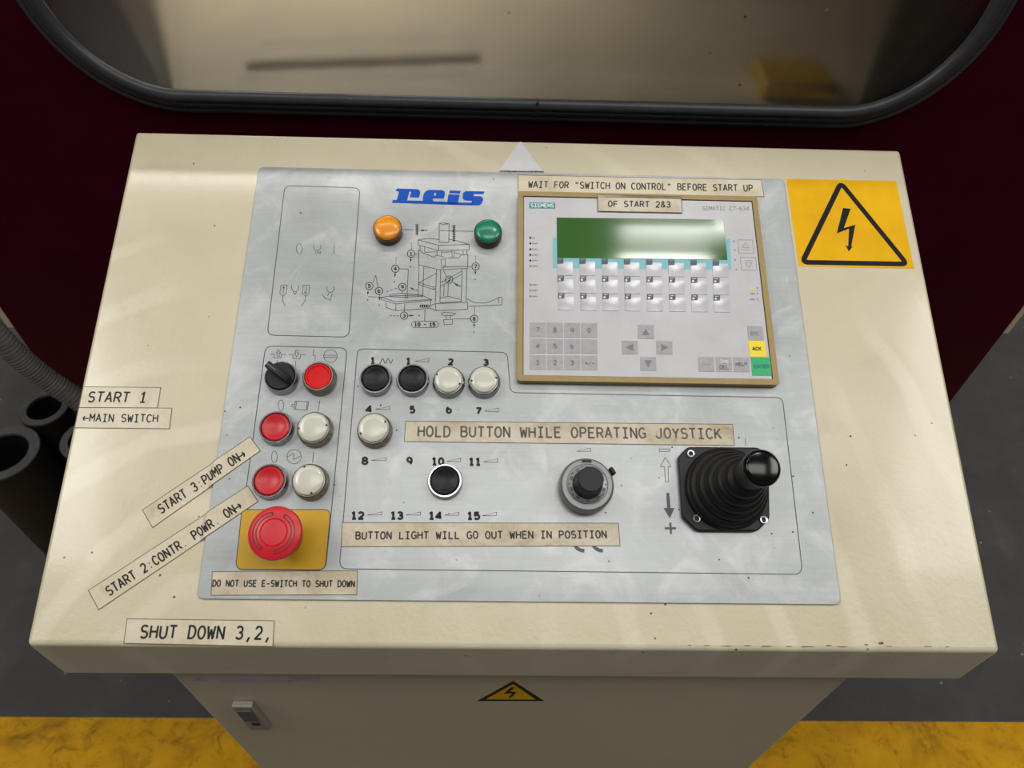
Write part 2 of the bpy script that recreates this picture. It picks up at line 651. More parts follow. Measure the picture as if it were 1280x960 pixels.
# ------------------------------------------------------------------ stroke lettering
def _g():
    g = {}
    g['A'] = [[(0, 0), (.5, 1), (1, 0)], [(.17, .33), (.83, .33)]]
    g['B'] = [[(.06, 0), (.06, 1), (.55, 1)] + arc(.55, .76, .36, .24, 90, -90) + [(.06, .52)], [(.55, .52)] + arc(.58, .26, .4, .26, 90, -90) + [(.06, 0)]]
    g['C'] = [arc(.55, .5, .5, .5, 40, 320, 18)]
    g['D'] = [[(.06, 0), (.06, 1), (.4, 1)] + arc(.42, .5, .55, .5, 90, -90, 14) + [(.06, 0)]]
    g['E'] = [[(.95, 1), (.08, 1), (.08, 0), (.97, 0)], [(.08, .52), (.82, .52)]]
    g['F'] = [[(.97, 1), (.1, 1), (.1, 0)], [(.1, .5), (.85, .5)]]
    g['G'] = [arc(.53, .5, .5, .5, 42, 300, 18) + [(.97, .12), (.97, .46), (.58, .46)]]
    g['H'] = [[(.04, 0), (.04, 1)], [(.96, 0), (.96, 1)], [(.04, .52), (.96, .52)]]
    g['I'] = [[(.5, 0), (.5, 1)], [(.1, 1), (.9, 1)], [(.1, 0), (.9, 0)]]
    g['J'] = [[(.85, 1), (.85, .3)] + arc(.45, .3, .4, .3, 0, -170, 10)]
    g['K'] = [[(.06, 0), (.06, 1)], [(.95, 1), (.06, .4)], [(.34, .58), (1, 0)]]
    g['L'] = [[(.12, 1), (.12, 0), (.97, 0)]]
    g['M'] = [[(.02, 0), (.02, 1), (.5, .4), (.98, 1), (.98, 0)]]
    g['N'] = [[(.05, 0), (.05, 1), (.95, 0), (.95, 1)]]
    g['O'] = [arc(.5, .5, .48, .5, 90, 450, 26)]
    g['P'] = [[(.08, 0), (.08, 1), (.55, 1)] + arc(.55, .73, .4, .27, 90, -90) + [(.08, .46)]]
    g['R'] = [[(.06, 0), (.06, 1), (.55, 1)] + arc(.55, .74, .38, .26, 90, -90) + [(.06, .48)], [(.52, .48), (1, 0)]]
    g['S'] = [arc(.5, .75, .42, .25, 30, 250, 12) + arc(.5, .26, .45, .26, 80, -150, 12)]
    g['T'] = [[(.5, 0), (.5, 1)], [(0, 1), (1, 1)]]
    g['U'] = [[(.05, 1), (.05, .36)] + arc(.5, .36, .45, .36, 180, 360, 12) + [(.95, 1)]]
    g['W'] = [[(0, 1), (.22, 0), (.5, .7), (.78, 0), (1, 1)]]
    g['Y'] = [[(0, 1), (.5, .48), (1, 1)], [(.5, .48), (.5, 0)]]
    g['V'] = [[(0, 1), (.5, 0), (1, 1)]]
    g['0'] = [arc(.5, .5, .42, .5, 90, 450, 22)]
    g['1'] = [[(.15, .78), (.52, 1), (.52, 0)], [(.15, 0), (.9, 0)]]
    g['2'] = [arc(.48, .7, .42, .3, 165, -30, 10) + [(.06, 0), (.95, 0)]]
    g['3'] = [arc(.46, .75, .4, .25, 155, -80, 10) + arc(.46, .27, .45, .27, 80, -155, 12)]
    g['4'] = [[(.72, 0), (.72, 1), (.02, .28), (1, .28)]]
    g['5'] = [[(.88, 1), (.16, 1), (.12, .56)] + arc(.46, .33, .45, .33, 120, -150, 14)]
    g['6'] = [arc(.5, .32, .42, .32, 90, 450, 18), arc(.62, .45, .56, .55, 110, 190, 8)]
    g['7'] = [[(.04, 1), (.95, 1), (.38, 0)]]
    g['8'] = [arc(.5, .76, .36, .24, 90, 450, 16), arc(.5, .26, .44, .26, 90, 450, 18)]
    g['9'] = [arc(.5, .68, .42, .32, 90, 450, 18), arc(.38, .55, .56, .55, -70, 10, 8)]
    g['-'] = [[(.1, .45), (.9, .45)]]
    g['+'] = [[(.05, .45), (.95, .45)], [(.5, .05), (.5, .85)]]
    g['/'] = [[(.05, 0), (.95, 1)]]
    g['.'] = [[(.4, .05), (.56, .05)]]
    g[','] = [[(.58, .14), (.3, -.26)]]
    g[':'] = [[(.42, .1), (.6, .1)], [(.42, .62), (.6, .62)]]
    g['"'] = [[(.3, 1), (.26, .72)], [(.68, 1), (.64, .72)]]
    g['&'] = [[(1, 0), (.22, .72)] + arc(.45, .82, .24, .18, 200, -40, 8) + [(.14, .38)] + arc(.42, .22, .34, .22, 160, 330, 8) + [(.95, .45)]]
    g['>'] = [[(-.25, .42), (1.1, .42)], [(.75, .72), (1.1, .42), (.75, .12)]]
    g['<'] = [[(1.15, .42), (-.1, .42)], [(.25, .72), (-.1, .42), (.25, .12)]]
    return g


GL = _g()


def letters(bm, text, A, Bq, T, sw, gf=0.74, z=0.0, hf=None, org=(0, 0), jitter=0.0):
    """lettering from baseline A to Bq (right side of the last letter), cap height towards T"""
    A, Bq, T = Vector(A), Vector(Bq), Vector(T)
    n = len(text)
    e = Bq - A
    cell = 1.0 / (n - 1 + gf)
    up = T - A
    o = Vector(org)
    for i, ch in enumerate(text):
        if ch == ' ' or ch not in GL:
            continue
        dy = random.uniform(-jitter, jitter)
        for s in GL[ch]:
            pts = [A + e * (cell * (i + gf * x)) + up * (y + dy) - o for x, y in s]
            cl = len(pts) > 8 and (pts[0] - pts[-1]).length < 1e-6
            ribbon(bm, pts, sw, z, closed=cl, hf=(lambda q: hf(q + o)) if hf else None)


# ================================================================== SETTING
bm = B()
box(bm, -6, 6, -5, 7, -0.1, 0)
fl = link('floor', bm, 'floor')
fl['kind'] = 'structure'

bm = B()
box(bm, -6, 6, -5, 7, 5.0, 5.1)
o = link('ceiling', bm, 'hall')
o['kind'] = 'structure'
for nm, q in (('wall_rear', (-6, 6, 7, 7.1)), ('wall_left', (-6.1, -6, -5, 7)), ('wall_right', (6, 6.1, -5, 7))):
    bm = B()
    box(bm, *q, 0, 5.0)
    o = link(nm, bm, 'hall')
    o['kind'] = 'structure'

ys_ = onZ(100, 897, 0.0).y
bm = B()
box(bm, -3.5, 3.5, ys_ - 0.30, ys_, 0.0005, 0.002)
tag(link('floor_marking', bm, 'stripe'), 'scuffed yellow stripe painted across the dark floor under the console', 'floor marking')

# ================================================================== MACHINE BEHIND
YW = 0.275
eL = onY(14, 404, YW)
eR = onY(1257, 412, YW)
xL, xR = eL.x, eR.x
mach = thing('press_machine', 'maroon machine with big rubber-framed window behind the cream console', 'machine', Matrix.Translation(((xL + xR) / 2, YW, 0)))
MO = Vector(((xL + xR) / 2, YW, 0))
# window outline in the front plane (x, z)
wl = onY(52, 30, YW).x - MO.x
wr = onY(1236, 30, YW).x - MO.x
wb1 = onY(330, 125, YW).z
wb2 = onY(1110, 146, YW).z
wb = (wb1 + wb2) / 2
wt = wb + 0.33
RW = 0.115


def rrect(x0, x1, z0, z1, r, k=14):
    out = []
    for cx, cz, a in ((x1 - r, z1 - r, 0), (x0 + r, z1 - r, 90), (x0 + r, z0 + r, 180), (x1 - r, z0 + r, 270)):
        out += arc(cx, cz, r, r, a, a + 90, k)
    return out


HX = (xR - xL) / 2
ZB, ZT = 0.56, wt + 0.06
bm = B()


def xz_prism(bm, pts, y0, y1, hole=None):
    b2 = B()
    prism(b2, pts, 0, 1, hole)
    vm = {v: bm.verts.new((v.co.x, y0 + (y1 - y0) * v.co.z, v.co.y)) for v in b2.verts}
    for f in b2.faces:
        bm.faces.new([vm[v] for v in f.verts])
    b2.free()


xz_prism(bm, [(-HX, ZB), (HX, ZB), (HX, ZT), (-HX, ZT)], 0, 0.014, rrect(wl, wr, wb, wt, RW))
front = link('front_door', bm, 'maroon', mach)
# gasket: fat round lip plus two thinner ribs
path = rrect(wl, wr, wb, wt, RW, 18)


def loop_tube(bm, pts2, y, rx, n=14, gap=None):
    m = len(pts2)
    cc = [Vector((p[0], p[1])) for p in pts2]
    rings = []
    for i in range(m):
        d = (cc[(i + 1) % m] - cc[i - 1]).normalized()
        nrm = Vector((d.y, -d.x))
        rings.append([bm.verts.new((cc[i].x + nrm.x * rx * math.cos(2 * PI * k / n), y + rx * math.sin(2 * PI * k / n), cc[i].y + nrm.y * rx * math.cos(2 * PI * k / n))) for k in range(n)])
    for i in range(m):
        a, b = rings[i], rings[(i + 1) % m]
        for k in range(n):
            bm.faces.new((a[k], a[(k + 1) % n], b[(k + 1) % n], b[k]))


bm = B()
loop_tube(bm, rrect(wl + 0.004, wr - 0.004, wb + 0.004, wt - 0.004, RW - 0.004, 18), -0.003, 0.0066)
loop_tube(bm, rrect(wl - 0.005, wr + 0.005, wb - 0.005, wt + 0.006, RW + 0.006, 18), -0.0005, 0.0042)
loop_tube(bm, rrect(wl - 0.0118, wr + 0.0118, wb - 0.0118, wt + 0.0118, RW + 0.0115, 18), 0.0, 0.0032)
gk = link('window_gasket', bm, 'gasket', mach)
jx = onY(671, 130, YW).x - MO.x
bm = B()
box(bm, jx - 0.0012, jx + 0.0012, -0.0092, 0.002, wb - 0.004, wb + 0.0098)
link('gasket_joint', bm, 'ink', gk)
bm = B()
xz_prism(bm, rrect(wl, wr, wb, wt, RW), 0.004, 0.009)
link('window_pane', bm, 'glass', mach)
# chamber behind the pane
zt = wb - 0.03


def ch(px, py):
    q = onZ(px, py, zt) - MO
    return (q.x, q.y)


bm = B()
box(bm, -HX + 0.03, HX - 0.03, 0.031, 1.75, ZB, zt - 0.02)
link('chamber_floor', bm, 'chdark', mach)
c0, c1, c2, c3 = ch(203, 0), ch(1112, 0), ch(1056, 138), ch(228, 118)
bm = B()
yb = 1.70
k0 = (c0[0] + (c0[0] - c3[0]) / (c0[1] - c3[1]) * (yb - c0[1]), yb)
k1 = (c1[0] + (c1[0] - c2[0]) / (c1[1] - c2[1]) * (yb - c1[1]), yb)
prism(bm, [k0, k1, (c2[0], 0.04), (c3[0], 0.04)], zt - 0.02, zt)
link('chamber_table', bm, 'beige', mach, bevel=0.003)
for s, w0 in ((-1, -HX), (1, HX)):
    bm = B()
    box(bm, min(w0, w0 - s * 0.03), max(w0, w0 - s * 0.03), 0.03, 1.78, ZB, ZT)
    link('side_panel', bm, 'maroon', mach)
bm = B()
box(bm, -HX, HX, 1.75, 1.78, ZB, ZT)
link('rear_panel', bm, 'chdark', mach)
bm = B()
box(bm, -HX + 0.001, HX - 0.001, 0.03, 1.0, ZT - 0.03, ZT)  # unseen roof, added to cut the light falling into the chamber
link('shade_roof', bm, 'maroon', mach)
down('chamber_fill_light', (MO.x - 0.3, YW + 0.5, ZT - 0.05), (0.6, 0.12), 3.5)  # added fill light that brightens the chamber, not a lamp of the machine
# dark bar lying across the table and a yellow block at its right
q0, q1 = ch(310, 84), ch(600, 74)
bm = B()
tube(bm, [(q0[0], q0[1], zt + 0.0045), (q1[0], q1[1], zt + 0.0045)], 0.0045)
link('table_bar', bm, 'barpaint', mach)
q0, q1 = ch(950, 126), ch(1040, 126)
bm = B()
box(bm, q0[0], q1[0], q0[1], q0[1] + 0.07, zt, zt + 0.022)
link('yellow_block', bm, 'chyellow', mach, bevel=0.006)
# base set back under the machine, and the beige flanges beside the front
bm = B()
box(bm, -HX + 0.16, HX - 0.16, 0.25, 1.7, 0.0, ZB)
link('machine_base', bm, 'chdark', mach)
for s, q in ((-1, onY(1, 404, YW + 0.02)), (1, onY(1263, 412, YW + 0.02))):
    bm = B()
    xa = s * HX
    xb = s * (HX + 0.02)
    box(bm, min(xa, xb), max(xa, xb), 0.012, 0.06, q.z, ZT)
    link('beige_flange', bm, 'flange', mach)

# ================================================================== CONSOLE DESK
DU0, DU1, DV0, DV1 = -0.3933, 0.3917, -0.2418, 0.2465
HD = -0.0022   # desk sheet lies one plate thickness below the plate's face


def pw(u, v, h=0.0):
    return PM @ Vector((u, v, h))


yF = pw(0, DV0, HD).y
zF = pw(0, DV0, HD).z
yBk = pw(0, DV1, HD).y
zBk = pw(0, DV1, HD).z
zLip = onY(640, 846, yF).z
desk = thing('control_console', 'cream metal console with sloping top on a narrow cabinet pedestal', 'console', Matrix.Translation((0, 0, 0)))
bm = B()
pf = [(yF, zLip), (yF, zF), (yBk, zBk), (yBk, zLip)]
for x in (DU0, DU1):
    pass
va = [bm.verts.new((DU0, y, z)) for y, z in pf]
vb = [bm.verts.new((DU1, y, z)) for y, z in pf]
bm.faces.new(va)
bm.faces.new(vb[::-1])
for i in range(4):
    j = (i + 1) % 4
    bm.faces.new((va[i], vb[i], vb[j], va[j]))
link('sloping_top', bm, 'desk', desk, bevel=0.0035)
YC = yF + 0.012
cl = onY(270, 901, YC).x
cr = onY(989, 912, YC).x
bm = B()
box(bm, cl, cr, YC + 0.02, yBk - 0.05, 0.0, zLip + 0.001)
link('pedestal', bm, 'cab', desk, bevel=0.003)
bm = B()
box(bm, cl, cr, YC, YC + 0.0195, 0.06, zLip - 0.0005)
door = link('pedestal_door', bm, 'cab', desk, bevel=0.002)


def zc(ox, oy, s, y):
    def f(x, yy):
        q = onY(ox + x / s, oy + yy / s, y)
        return (q.x, q.z)
    return f


LT = zc(230, 835, 7.111, YC - 0.007)
a, b2, c, d = LT(420, 350), LT(592, 350), LT(775, 557), LT(588, 557)
lx0, lx1 = (a[0] + d[0]) / 2, (b2[0] + c[0]) / 2
lz1, lz0 = (a[1] + b2[1]) / 2, (c[1] + d[1]) / 2
bm = B()
box(bm, lx0, lx1, YC - 0.007, YC, lz0, lz1)
lat = link('door_latch', bm, 'latch', door, bevel=0.0015)
lat['label'] = 'zinc swing latch with keyhole'
hz = lz1 - lz0
bm = B()
box(bm, lx0 + 0.003, lx1 - 0.003, YC - 0.0085, YC - 0.0069, lz0 + hz * 0.47, lz1 - hz * 0.12)
link('latch_flap', bm, 'hose', lat, bevel=0.0006)
bm = B()
kc = ((lx0 + lx1) / 2 + 0.001, lz0 + hz * 0.3)
b3 = B()
prism(b3, arc(kc[0], kc[1], 0.0048, 0.0042, 0, 350, 20), 0, 1)
vm = {v: bm.verts.new((v.co.x, YC - 0.0069 - 0.0005 * v.co.z, v.co.y)) for v in b3.verts}
for f_ in b3.faces:
    bm.faces.new([vm[v] for v in f_.verts])
b3.free()
link('keyhole', bm, 'ink', lat)

# chipped paint along the front edge and a scuff beside the plate
for px, py, w_, h_ in ((862, 806.5, 6, 1.2), (884, 807, 10, 1.0), (908, 807.5, 16, 1.2), (934, 807, 12, 1.6), (958, 808, 18, 1.4), (986, 808, 9, 1.0),
                       (1010, 808.5, 20, 1.2), (1036, 807, 8, 1.6), (1052, 808.5, 14, 1.3), (1083, 806, 7, 2.2), (1101, 804, 8, 3.2), (1112, 808, 10, 1.2), (1160, 808, 12, 1.0), (1184, 808.5, 7, 1.2)):
    k_ = 9
    ps = []
    for i in range(k_):
        a_ = 2 * PI * i / k_
        r_ = random.uniform(0.6, 1.15)
        ps.append(P(px + w_ / 2 * r_ * math.cos(a_), py + h_ / 2 * r_ * math.sin(a_), HD))
    b3 = B()
    poly(b3, ps, HD + 0.0001)
    b3.transform(PM)
    flat('paint_chip', b3, 'edge', desk)

# ================================================================== CONTROL PLATE
plate = thing('control_plate', 'brushed aluminium control plate screwed onto the sloping cream console top', 'control panel', onpanel((0, 0), 0))
PU, PV = 0.264, 0.2063
bm = B()
prism(bm, rquad([(-PU, PV), (PU, PV), (PU, -PV), (-PU, -PV)], 0.006), HD + 0.0001, 0.0)
link('plate', bm, 'alu', plate, bevel=0.0005)
ZP = 0.00012
LW = 0.0007


def border(name, pxs, r):
    bm = B()
    ribbon(bm, rquad([P(*q) for q in pxs], r), LW, ZP, closed=True)
    return flat(name, bm, 'line', plate)


border('section_outline', [(356, 232), (450, 235), (436, 421.5), (334, 419)], 0.007)
F2 = [(332, 432.5), (434, 435), (407, 713), (294, 712)]
border('section_outline', F2, 0.007)
border('section_outline', [(447, 436), (634, 440.5), (638, 490.8), (978, 497), (1003.5, 718), (424, 711)], [0.006, 0.006, 0.006, 0.006, 0.008, 0.007])
bm = B()
poly(bm, rquad([P(302.5, 637), P(413.5, 637), P(406.6, 712.4), P(294.4, 711.6)], [0.0005, 0.006, 0.006, 0.006]), ZP + 0.00006)
yf = flat('yellow_field', bm, 'yellow', plate)
bm = B()
ribbon(bm, rquad([P(302.5, 637), P(413.5, 637), P(406.6, 712.4), P(294.4, 711.6)], [0.0005, 0.006, 0.006, 0.006]), LW, ZP + 0.0001, closed=True)
flat('field_outline', bm, 'line', yf)

# ---- logo
Z = zoomP(485, 230, 10.159)
bm = B()


def lp(pts, hole=None):
    poly(bm, [Z(*p) for p in pts], ZP, [Z(*p) for p in hole] if hole else None)


lp([(48, 240), (62, 204), (445, 214), (450, 220), (760, 232), (1080, 238), (1080, 272), (740, 264)])
lp([(95, 92), (112, 58), (372, 66), (400, 80), (412, 105), (395, 174), (276, 170), (294, 100), (272, 99), (243, 208), (110, 206), (137, 110), (128, 93)])
lp([(447, 232), (440, 180), (452, 130), (475, 95), (520, 74), (690, 78), (720, 98), (724, 125), (710, 187), (572, 184), (568, 205), (585, 221), (735, 226), (730, 250)], [(592, 112), (612, 114), (606, 150), (584, 149)])
lp([(775, 116), (788, 82), (922, 88), (914, 124)])
lp([(745, 262), (768, 132), (912, 137), (888, 240), (880, 264)])
lp([(945, 160), (955, 115), (985, 90), (1228, 95), (1210, 130), (1090, 130), (1085, 152), (1170, 155), (1200, 170), (1210, 200), (1190, 250), (1160, 272), (1050, 272), (1050, 237), (1060, 235), (1065, 215), (985, 212), (955, 195)])
flat('printed_logo', bm, 'blue', plate)


# ---- bold numbers with little ramp marks
def num(txt, x0, x1, base, top, ramp_=None):
    bm = B()
    n = len(txt)
    gw = 0.86
    A, Bq, T = P(x0 + .8, base - .8), P(x1 - .8, base - .8 + .1), P(x0 + .8, top + .8)
    letters(bm, txt, A, Bq, T, 0.0020, 0.74 if n > 1 else 1.0, ZP)
    flat('printed_number', bm, 'ink', plate)
    if ramp_:
        rx0, ry, rx1, ryt, ryb = ramp_
        bm = B()
        ribbon(bm, [P(rx0, ry), P(rx1, ryt), P(rx1 - .4, ryb)], 0.0004, ZP, closed=True)
        flat('ramp_mark', bm, 'ink', plate)


num('1', 462.5, 469.5, 455.4, 446.6)
num('1', 507, 514, 455.9, 447.3, (519, 451.9, 536.2, 448, 452.4))
num('2', 560, 567, 456.5, 448.3)
num('3', 603.8, 611, 457, 449)
num('4', 457, 465.4, 516, 507, (469.4, 511.6, 487.4, 508.2, 512))
num('5', 512, 519.2, 516.6, 507.6)
num('6', 557.4, 565, 516.8, 508)
num('7', 594.4, 601.7, 518, 509.4, (605.5, 514, 623.3, 510, 514.9))
num('8', 452, 460.4, 580.8, 571.2, (464.2, 575.5, 483, 571.8, 575.8))
num('9', 508, 515.8, 580.9, 571.4)
num('10', 539, 555.4, 581.6, 572, (558.3, 576.7, 576, 573, 577))
num('11', 585.5, 601.5, 582, 572.4, (604.5, 577.4, 622, 573.4, 577.8))
num('12', 438.3, 455.6, 649.2, 639.6, (459, 643.8, 477.8, 639.8, 643.7))
num('13', 487.5, 504.3, 649.3, 639.6, (507.5, 643.8, 525.8, 640, 644))
num('14', 535.3, 552.6, 649.4, 639.8, (555.3, 644, 573.7, 640.2, 644.2))
num('15', 583.3, 600.4, 649.6, 640, (602.8, 644.7, 620.8, 640.3, 644.7))
bm = B()
ribbon(bm, [P(474 + 17 * i / 30, 451.3 - 3.0 * math.sin(2 * PI * 2.5 * i / 30 - 2.4)) for i in range(31)], 0.0006, ZP)
flat('wave_mark', bm, 'ink', plate)
bm = B()
ribbon(bm, [P(720.7, 564.2), P(738, 560.3), P(738.4, 564.2)], 0.0004, ZP, closed=True)
flat('ramp_mark', bm, 'ink', plate)


# ---- symbols
def sym(name, f, strokes, w=0.0005, mat='line', closed=()):
    bm = B()
    for i, s in enumerate(strokes):
        ribbon(bm, [f(*p) for p in s], w, ZP, closed=(i in closed) or (len(s) > 10 and s[0] == s[-1]))
    return flat(name, bm, mat, plate)


def ell(cx, cy, rx, ry, n=24):
    e = arc(cx, cy, rx, ry, 0, 360, n)
    e[-1] = e[0]
    return e


Z = zoomP(320, 425, 7.1125)
sym('arrow_symbol', Z, [[(125, 124), (160, 125), (158, 160), (221, 161), (224, 127), (268, 128)], [(178, 115), (199, 88), (220, 115), (208, 115), (207, 148), (190, 148), (191, 115), (178, 115)]], closed=(1,))
sym('arrow_symbol', Z, [[(290, 126), (329, 128), (327, 165), (391, 168), (395, 130), (440, 131)], [(354, 90), (371, 90), (371, 118), (382, 118), (360, 150), (341, 118), (353, 118), (354, 90)]], closed=(1,))
sym('switch_symbol', Z, [[(512, 86), (508, 136), (528, 139), (524, 186)]])
sym('circle_symbol', Z, [ell(662, 143, 60, 57), [(603, 135), (722, 137)], [(602, 153), (721, 155)]])
sym('tick_mark', Z, [[(354, 188), (350, 235)], [(188, 178), (186, 205)]])
sym('zero_symbol', Z, [ell(222, 583, 24, 49)])
sym('motor_symbol', Z, [[(350, 543), (468, 548), (457, 623), (338, 616), (350, 543)], [(362, 544), (351, 617)], [(458, 548), (446, 622)], [(340, 571), (320, 573), (317, 592), (337, 596)]], closed=(0,))
sym('one_symbol', Z, [[(566, 538), (553, 630)]])
Z = zoomP(290, 550, 4.569)
sym('zero_symbol', Z, [ell(242, 97, 16, 33)])
sym('power_symbol', Z, [ell(355, 95, 41, 41), [(315, 97), (354, 76), (352, 112), (393, 90)]])
sym('one_symbol', Z, [[(467, 67), (460, 132)]])
Z = zoomP(320, 220, 4.364)
sym('zero_symbol', Z, [ell(236, 397, 16, 27)])
Ysh = lambda cx, cy, s: [[(cx - 20 * s, cy - 22 * s), (cx - 19 * s, cy - 4 * s), (cx - 8 * s, cy + 10 * s), (cx + 8 * s, cy + 10 * s), (cx + 19 * s, cy - 4 * s), (cx + 20 * s, cy - 22 * s)]]
sym('gripper_symbol', Z, Ysh(334, 397, 1) + [[(326, 412), (326, 424)], [(333, 412), (333, 424)], [(338, 412), (346, 424)], [(352, 412), (352, 424)], [(345, 418), (353, 418)]])
sym('one_symbol', Z, [[(428, 374), (425, 428)]])
sym('lever_symbol', Z, [[(137, 595), (170, 595), (165, 640), (148, 656), (130, 640), (137, 595)], [(152, 603), (148, 640)], [(145, 613), (152, 603), (157, 613)], [(146, 656), (145, 680), (160, 710)]], closed=(0,))
sym('gripper_symbol', Z, Ysh(213, 620, 1) + [[(204, 632), (212, 647), (222, 632)]])
sym('lever_symbol', Z, [[(258, 597), (292, 597), (288, 640), (272, 657), (252, 640), (258, 597)], [(274, 603), (270, 643)], [(263, 630), (270, 643), (278, 630)], [(271, 657), (268, 680), (246, 712)]], closed=(0,))
sym('gripper_symbol', Z, Ysh(406, 625, 1) + [[(360, 645), (378, 668), (405, 678), (416, 642)], [(398, 640), (390, 655)], [(372, 662), (384, 671)]])

# ---- press diagram
Z = zoomP(440, 220, 4.8)
D = []
D += [[(523, 286), (548, 281), (583, 288), (580, 400), (523, 397), (523, 286)], [(523, 286), (545, 291), (583, 288)]]
D += [[(523, 381), (455, 375), (397, 384), (397, 414), (520, 448), (703, 443), (703, 411), (518, 416), (397, 384)], [(520, 416), (520, 448)], [(703, 411), (612, 384), (581, 381)]]
D += [[(408, 418), (408, 445)], [(435, 426), (437, 458)], [(510, 446), (510, 478)], [(537, 448), (537, 482)], [(666, 445), (668, 475)], [(690, 444), (690, 471)], [(600, 446), (600, 490)], [(613, 446), (613, 490)], [(437, 458), (505, 455)], [(540, 458), (600, 455)], [(613, 460), (662, 475)]]
D += [[(400, 445), (412, 450), (425, 462), (492, 488), (505, 476), (545, 484), (560, 493), (640, 492), (655, 475), (695, 472), (693, 555), (520, 562), (400, 533), (400, 445)]]
D += [[(535, 500), (560, 500), (560, 538), (552, 541), (550, 551), (540, 551), (538, 538), (535, 500)], [(552, 546), (692, 543)]]
D += [[(402, 535), (398, 725)], [(431, 542), (424, 728)], [(507, 562), (500, 760)], [(531, 562), (528, 762)], [(661, 558), (655, 755)], [(690, 556), (684, 758)], [(578, 640), (575, 722)], [(553, 650), (550, 722)]]
D += [[(507, 583), (402, 640), (490, 668), (502, 662)], [(402, 640), (402, 652), (488, 681), (502, 675)], [(490, 668), (488, 681)], [(531, 640), (657, 572)], [(531, 662), (655, 592)], [(604, 637), (655, 662)]]
D += [[(470, 778), (500, 766), (692, 758), (694, 800), (503, 808), (470, 793)], [(500, 766), (503, 808)], [(528, 733), (580, 722), (655, 742)], [(528, 762), (660, 752)]]
D += [[(175, 728), (232, 720), (420, 715), (480, 745), (265, 768), (176, 742), (175, 728)], [(175, 728), (264, 755), (480, 740)], [(203, 762), (205, 790), (263, 808), (470, 795), (472, 748)], [(263, 768), (263, 808)]]
D += [[(228, 724), (228, 711), (300, 704), (402, 713), (425, 722)], [(228, 724), (300, 728), (425, 722)], [(320, 706), (333, 706), (333, 732), (320, 732), (320, 706)]]
D += [[(688, 738), (740, 761), (800, 763), (850, 745), (880, 729), (901, 727), (898, 773), (694, 782)], [(880, 729), (880, 765)]]
D += [[(535, 825), (556, 817), (622, 825), (602, 838), (545, 836), (535, 825)], [(565, 838), (565, 862)], [(592, 838), (592, 860)], [(550, 863), (604, 859), (602, 889), (553, 893), (550, 863)]]
D += [[(305, 322), (365, 322)], [(403, 327), (456, 327)], [(585, 330), (727, 332)], [(524, 328), (580, 330)]]
D += [[(376, 467), (402, 466)], [(283, 557), (338, 559), (331, 706)], [(125, 640), (143, 596), (156, 668)], [(98, 724), (176, 728)], [(301, 688), (300, 706)], [(316, 770), (314, 816)], [(438, 800), (436, 870)], [(693, 545), (720, 545)], [(610, 857), (711, 857)], [(736, 787), (735, 834)], [(546, 565), (570, 604)]]
for seg in ([(357, 400), (357, 446)], [(265, 488), (263, 534)], [(742, 478), (742, 521)], [(225, 839), (291, 838)], [(205, 696), (279, 670)]):
    (ax, ay), (bx, by) = seg
    for i in range(3):
        D.append([(ax + (bx - ax) * i / 3, ay + (by - ay) * i / 3), (ax + (bx - ax) * (i + .62) / 3, ay + (by - ay) * (i + .62) / 3)])
sym('press_diagram', Z, D, 0.00058, 'line')
bm = B()


def tri(tip, base, w):
    t, s = Vector(tip), Vector(base)
    d = (t - s).normalized()
    n = Vector((-d.y, d.x)) * w
    poly(bm, [Z(*t), Z(*(s + n)), Z(*(s - n))], ZP)


for t, s in (((403, 327), (430, 326)), ((588, 330), (612, 331)), ((351, 518), (353, 498)), ((257, 608), (259, 588)), ((94, 716), (96, 696)), ((165, 750), (165, 728)), ((739, 594), (740, 574)), ((732, 912), (733, 890)), ((374, 836), (348, 838)), ((612, 645), (634, 657)), ((346, 668), (366, 679))):
    bm = B()
    ribbon(bm, [Z(*s), Z(*((Vector(s) * 1.8 - Vector(t) * .8)))], 0.0005, ZP)
    tri(t, s, 6)
    flat('diagram_arrow', bm, 'ink', plate)
for x, y in ((350, 545), (255, 635), (94, 745), (163, 775), (390, 685), (403, 838), (739, 620), (731, 937)):
    bm = B()
    poly(bm, [Z(*p) for p in arc(x, y, 4, 4, 0, 324, 9)], ZP)
    flat('diagram_dot', bm, 'ink', plate)
for x, y0, y1 in ((390, 290, 355), (612, 295, 395)):
    bm = B()
    for k in range(9):
        yy = y0 + (y1 - y0) * k / 9
        poly(bm, [Z(x - 9, yy), Z(x + 9, yy), Z(x + 9, yy + (y1 - y0) * .055), Z(x - 9, yy + (y1 - y0) * .055)], ZP)
    ribbon(bm, [Z(x, y0), Z(x, y1)], 0.0008, ZP + .00003)
    flat('diagram_scale', bm, 'ink', plate)


def bubble(outline, txts, w):
    bm = B()
    ribbon(bm, [Z(*p) for p in outline], w, ZP, closed=True)
    o = flat('diagram_bubble', bm, 'ink', plate)
    for tx, x0, x1, yb_, yt_, sw in txts:
        bm = B()
        letters(bm, tx, Z(x0, yb_), Z(x1, yb_), Z(x0, yt_), sw, .74 if len(tx) > 1 else 1.0, ZP)
        flat('bubble_number', bm, 'ink', o)


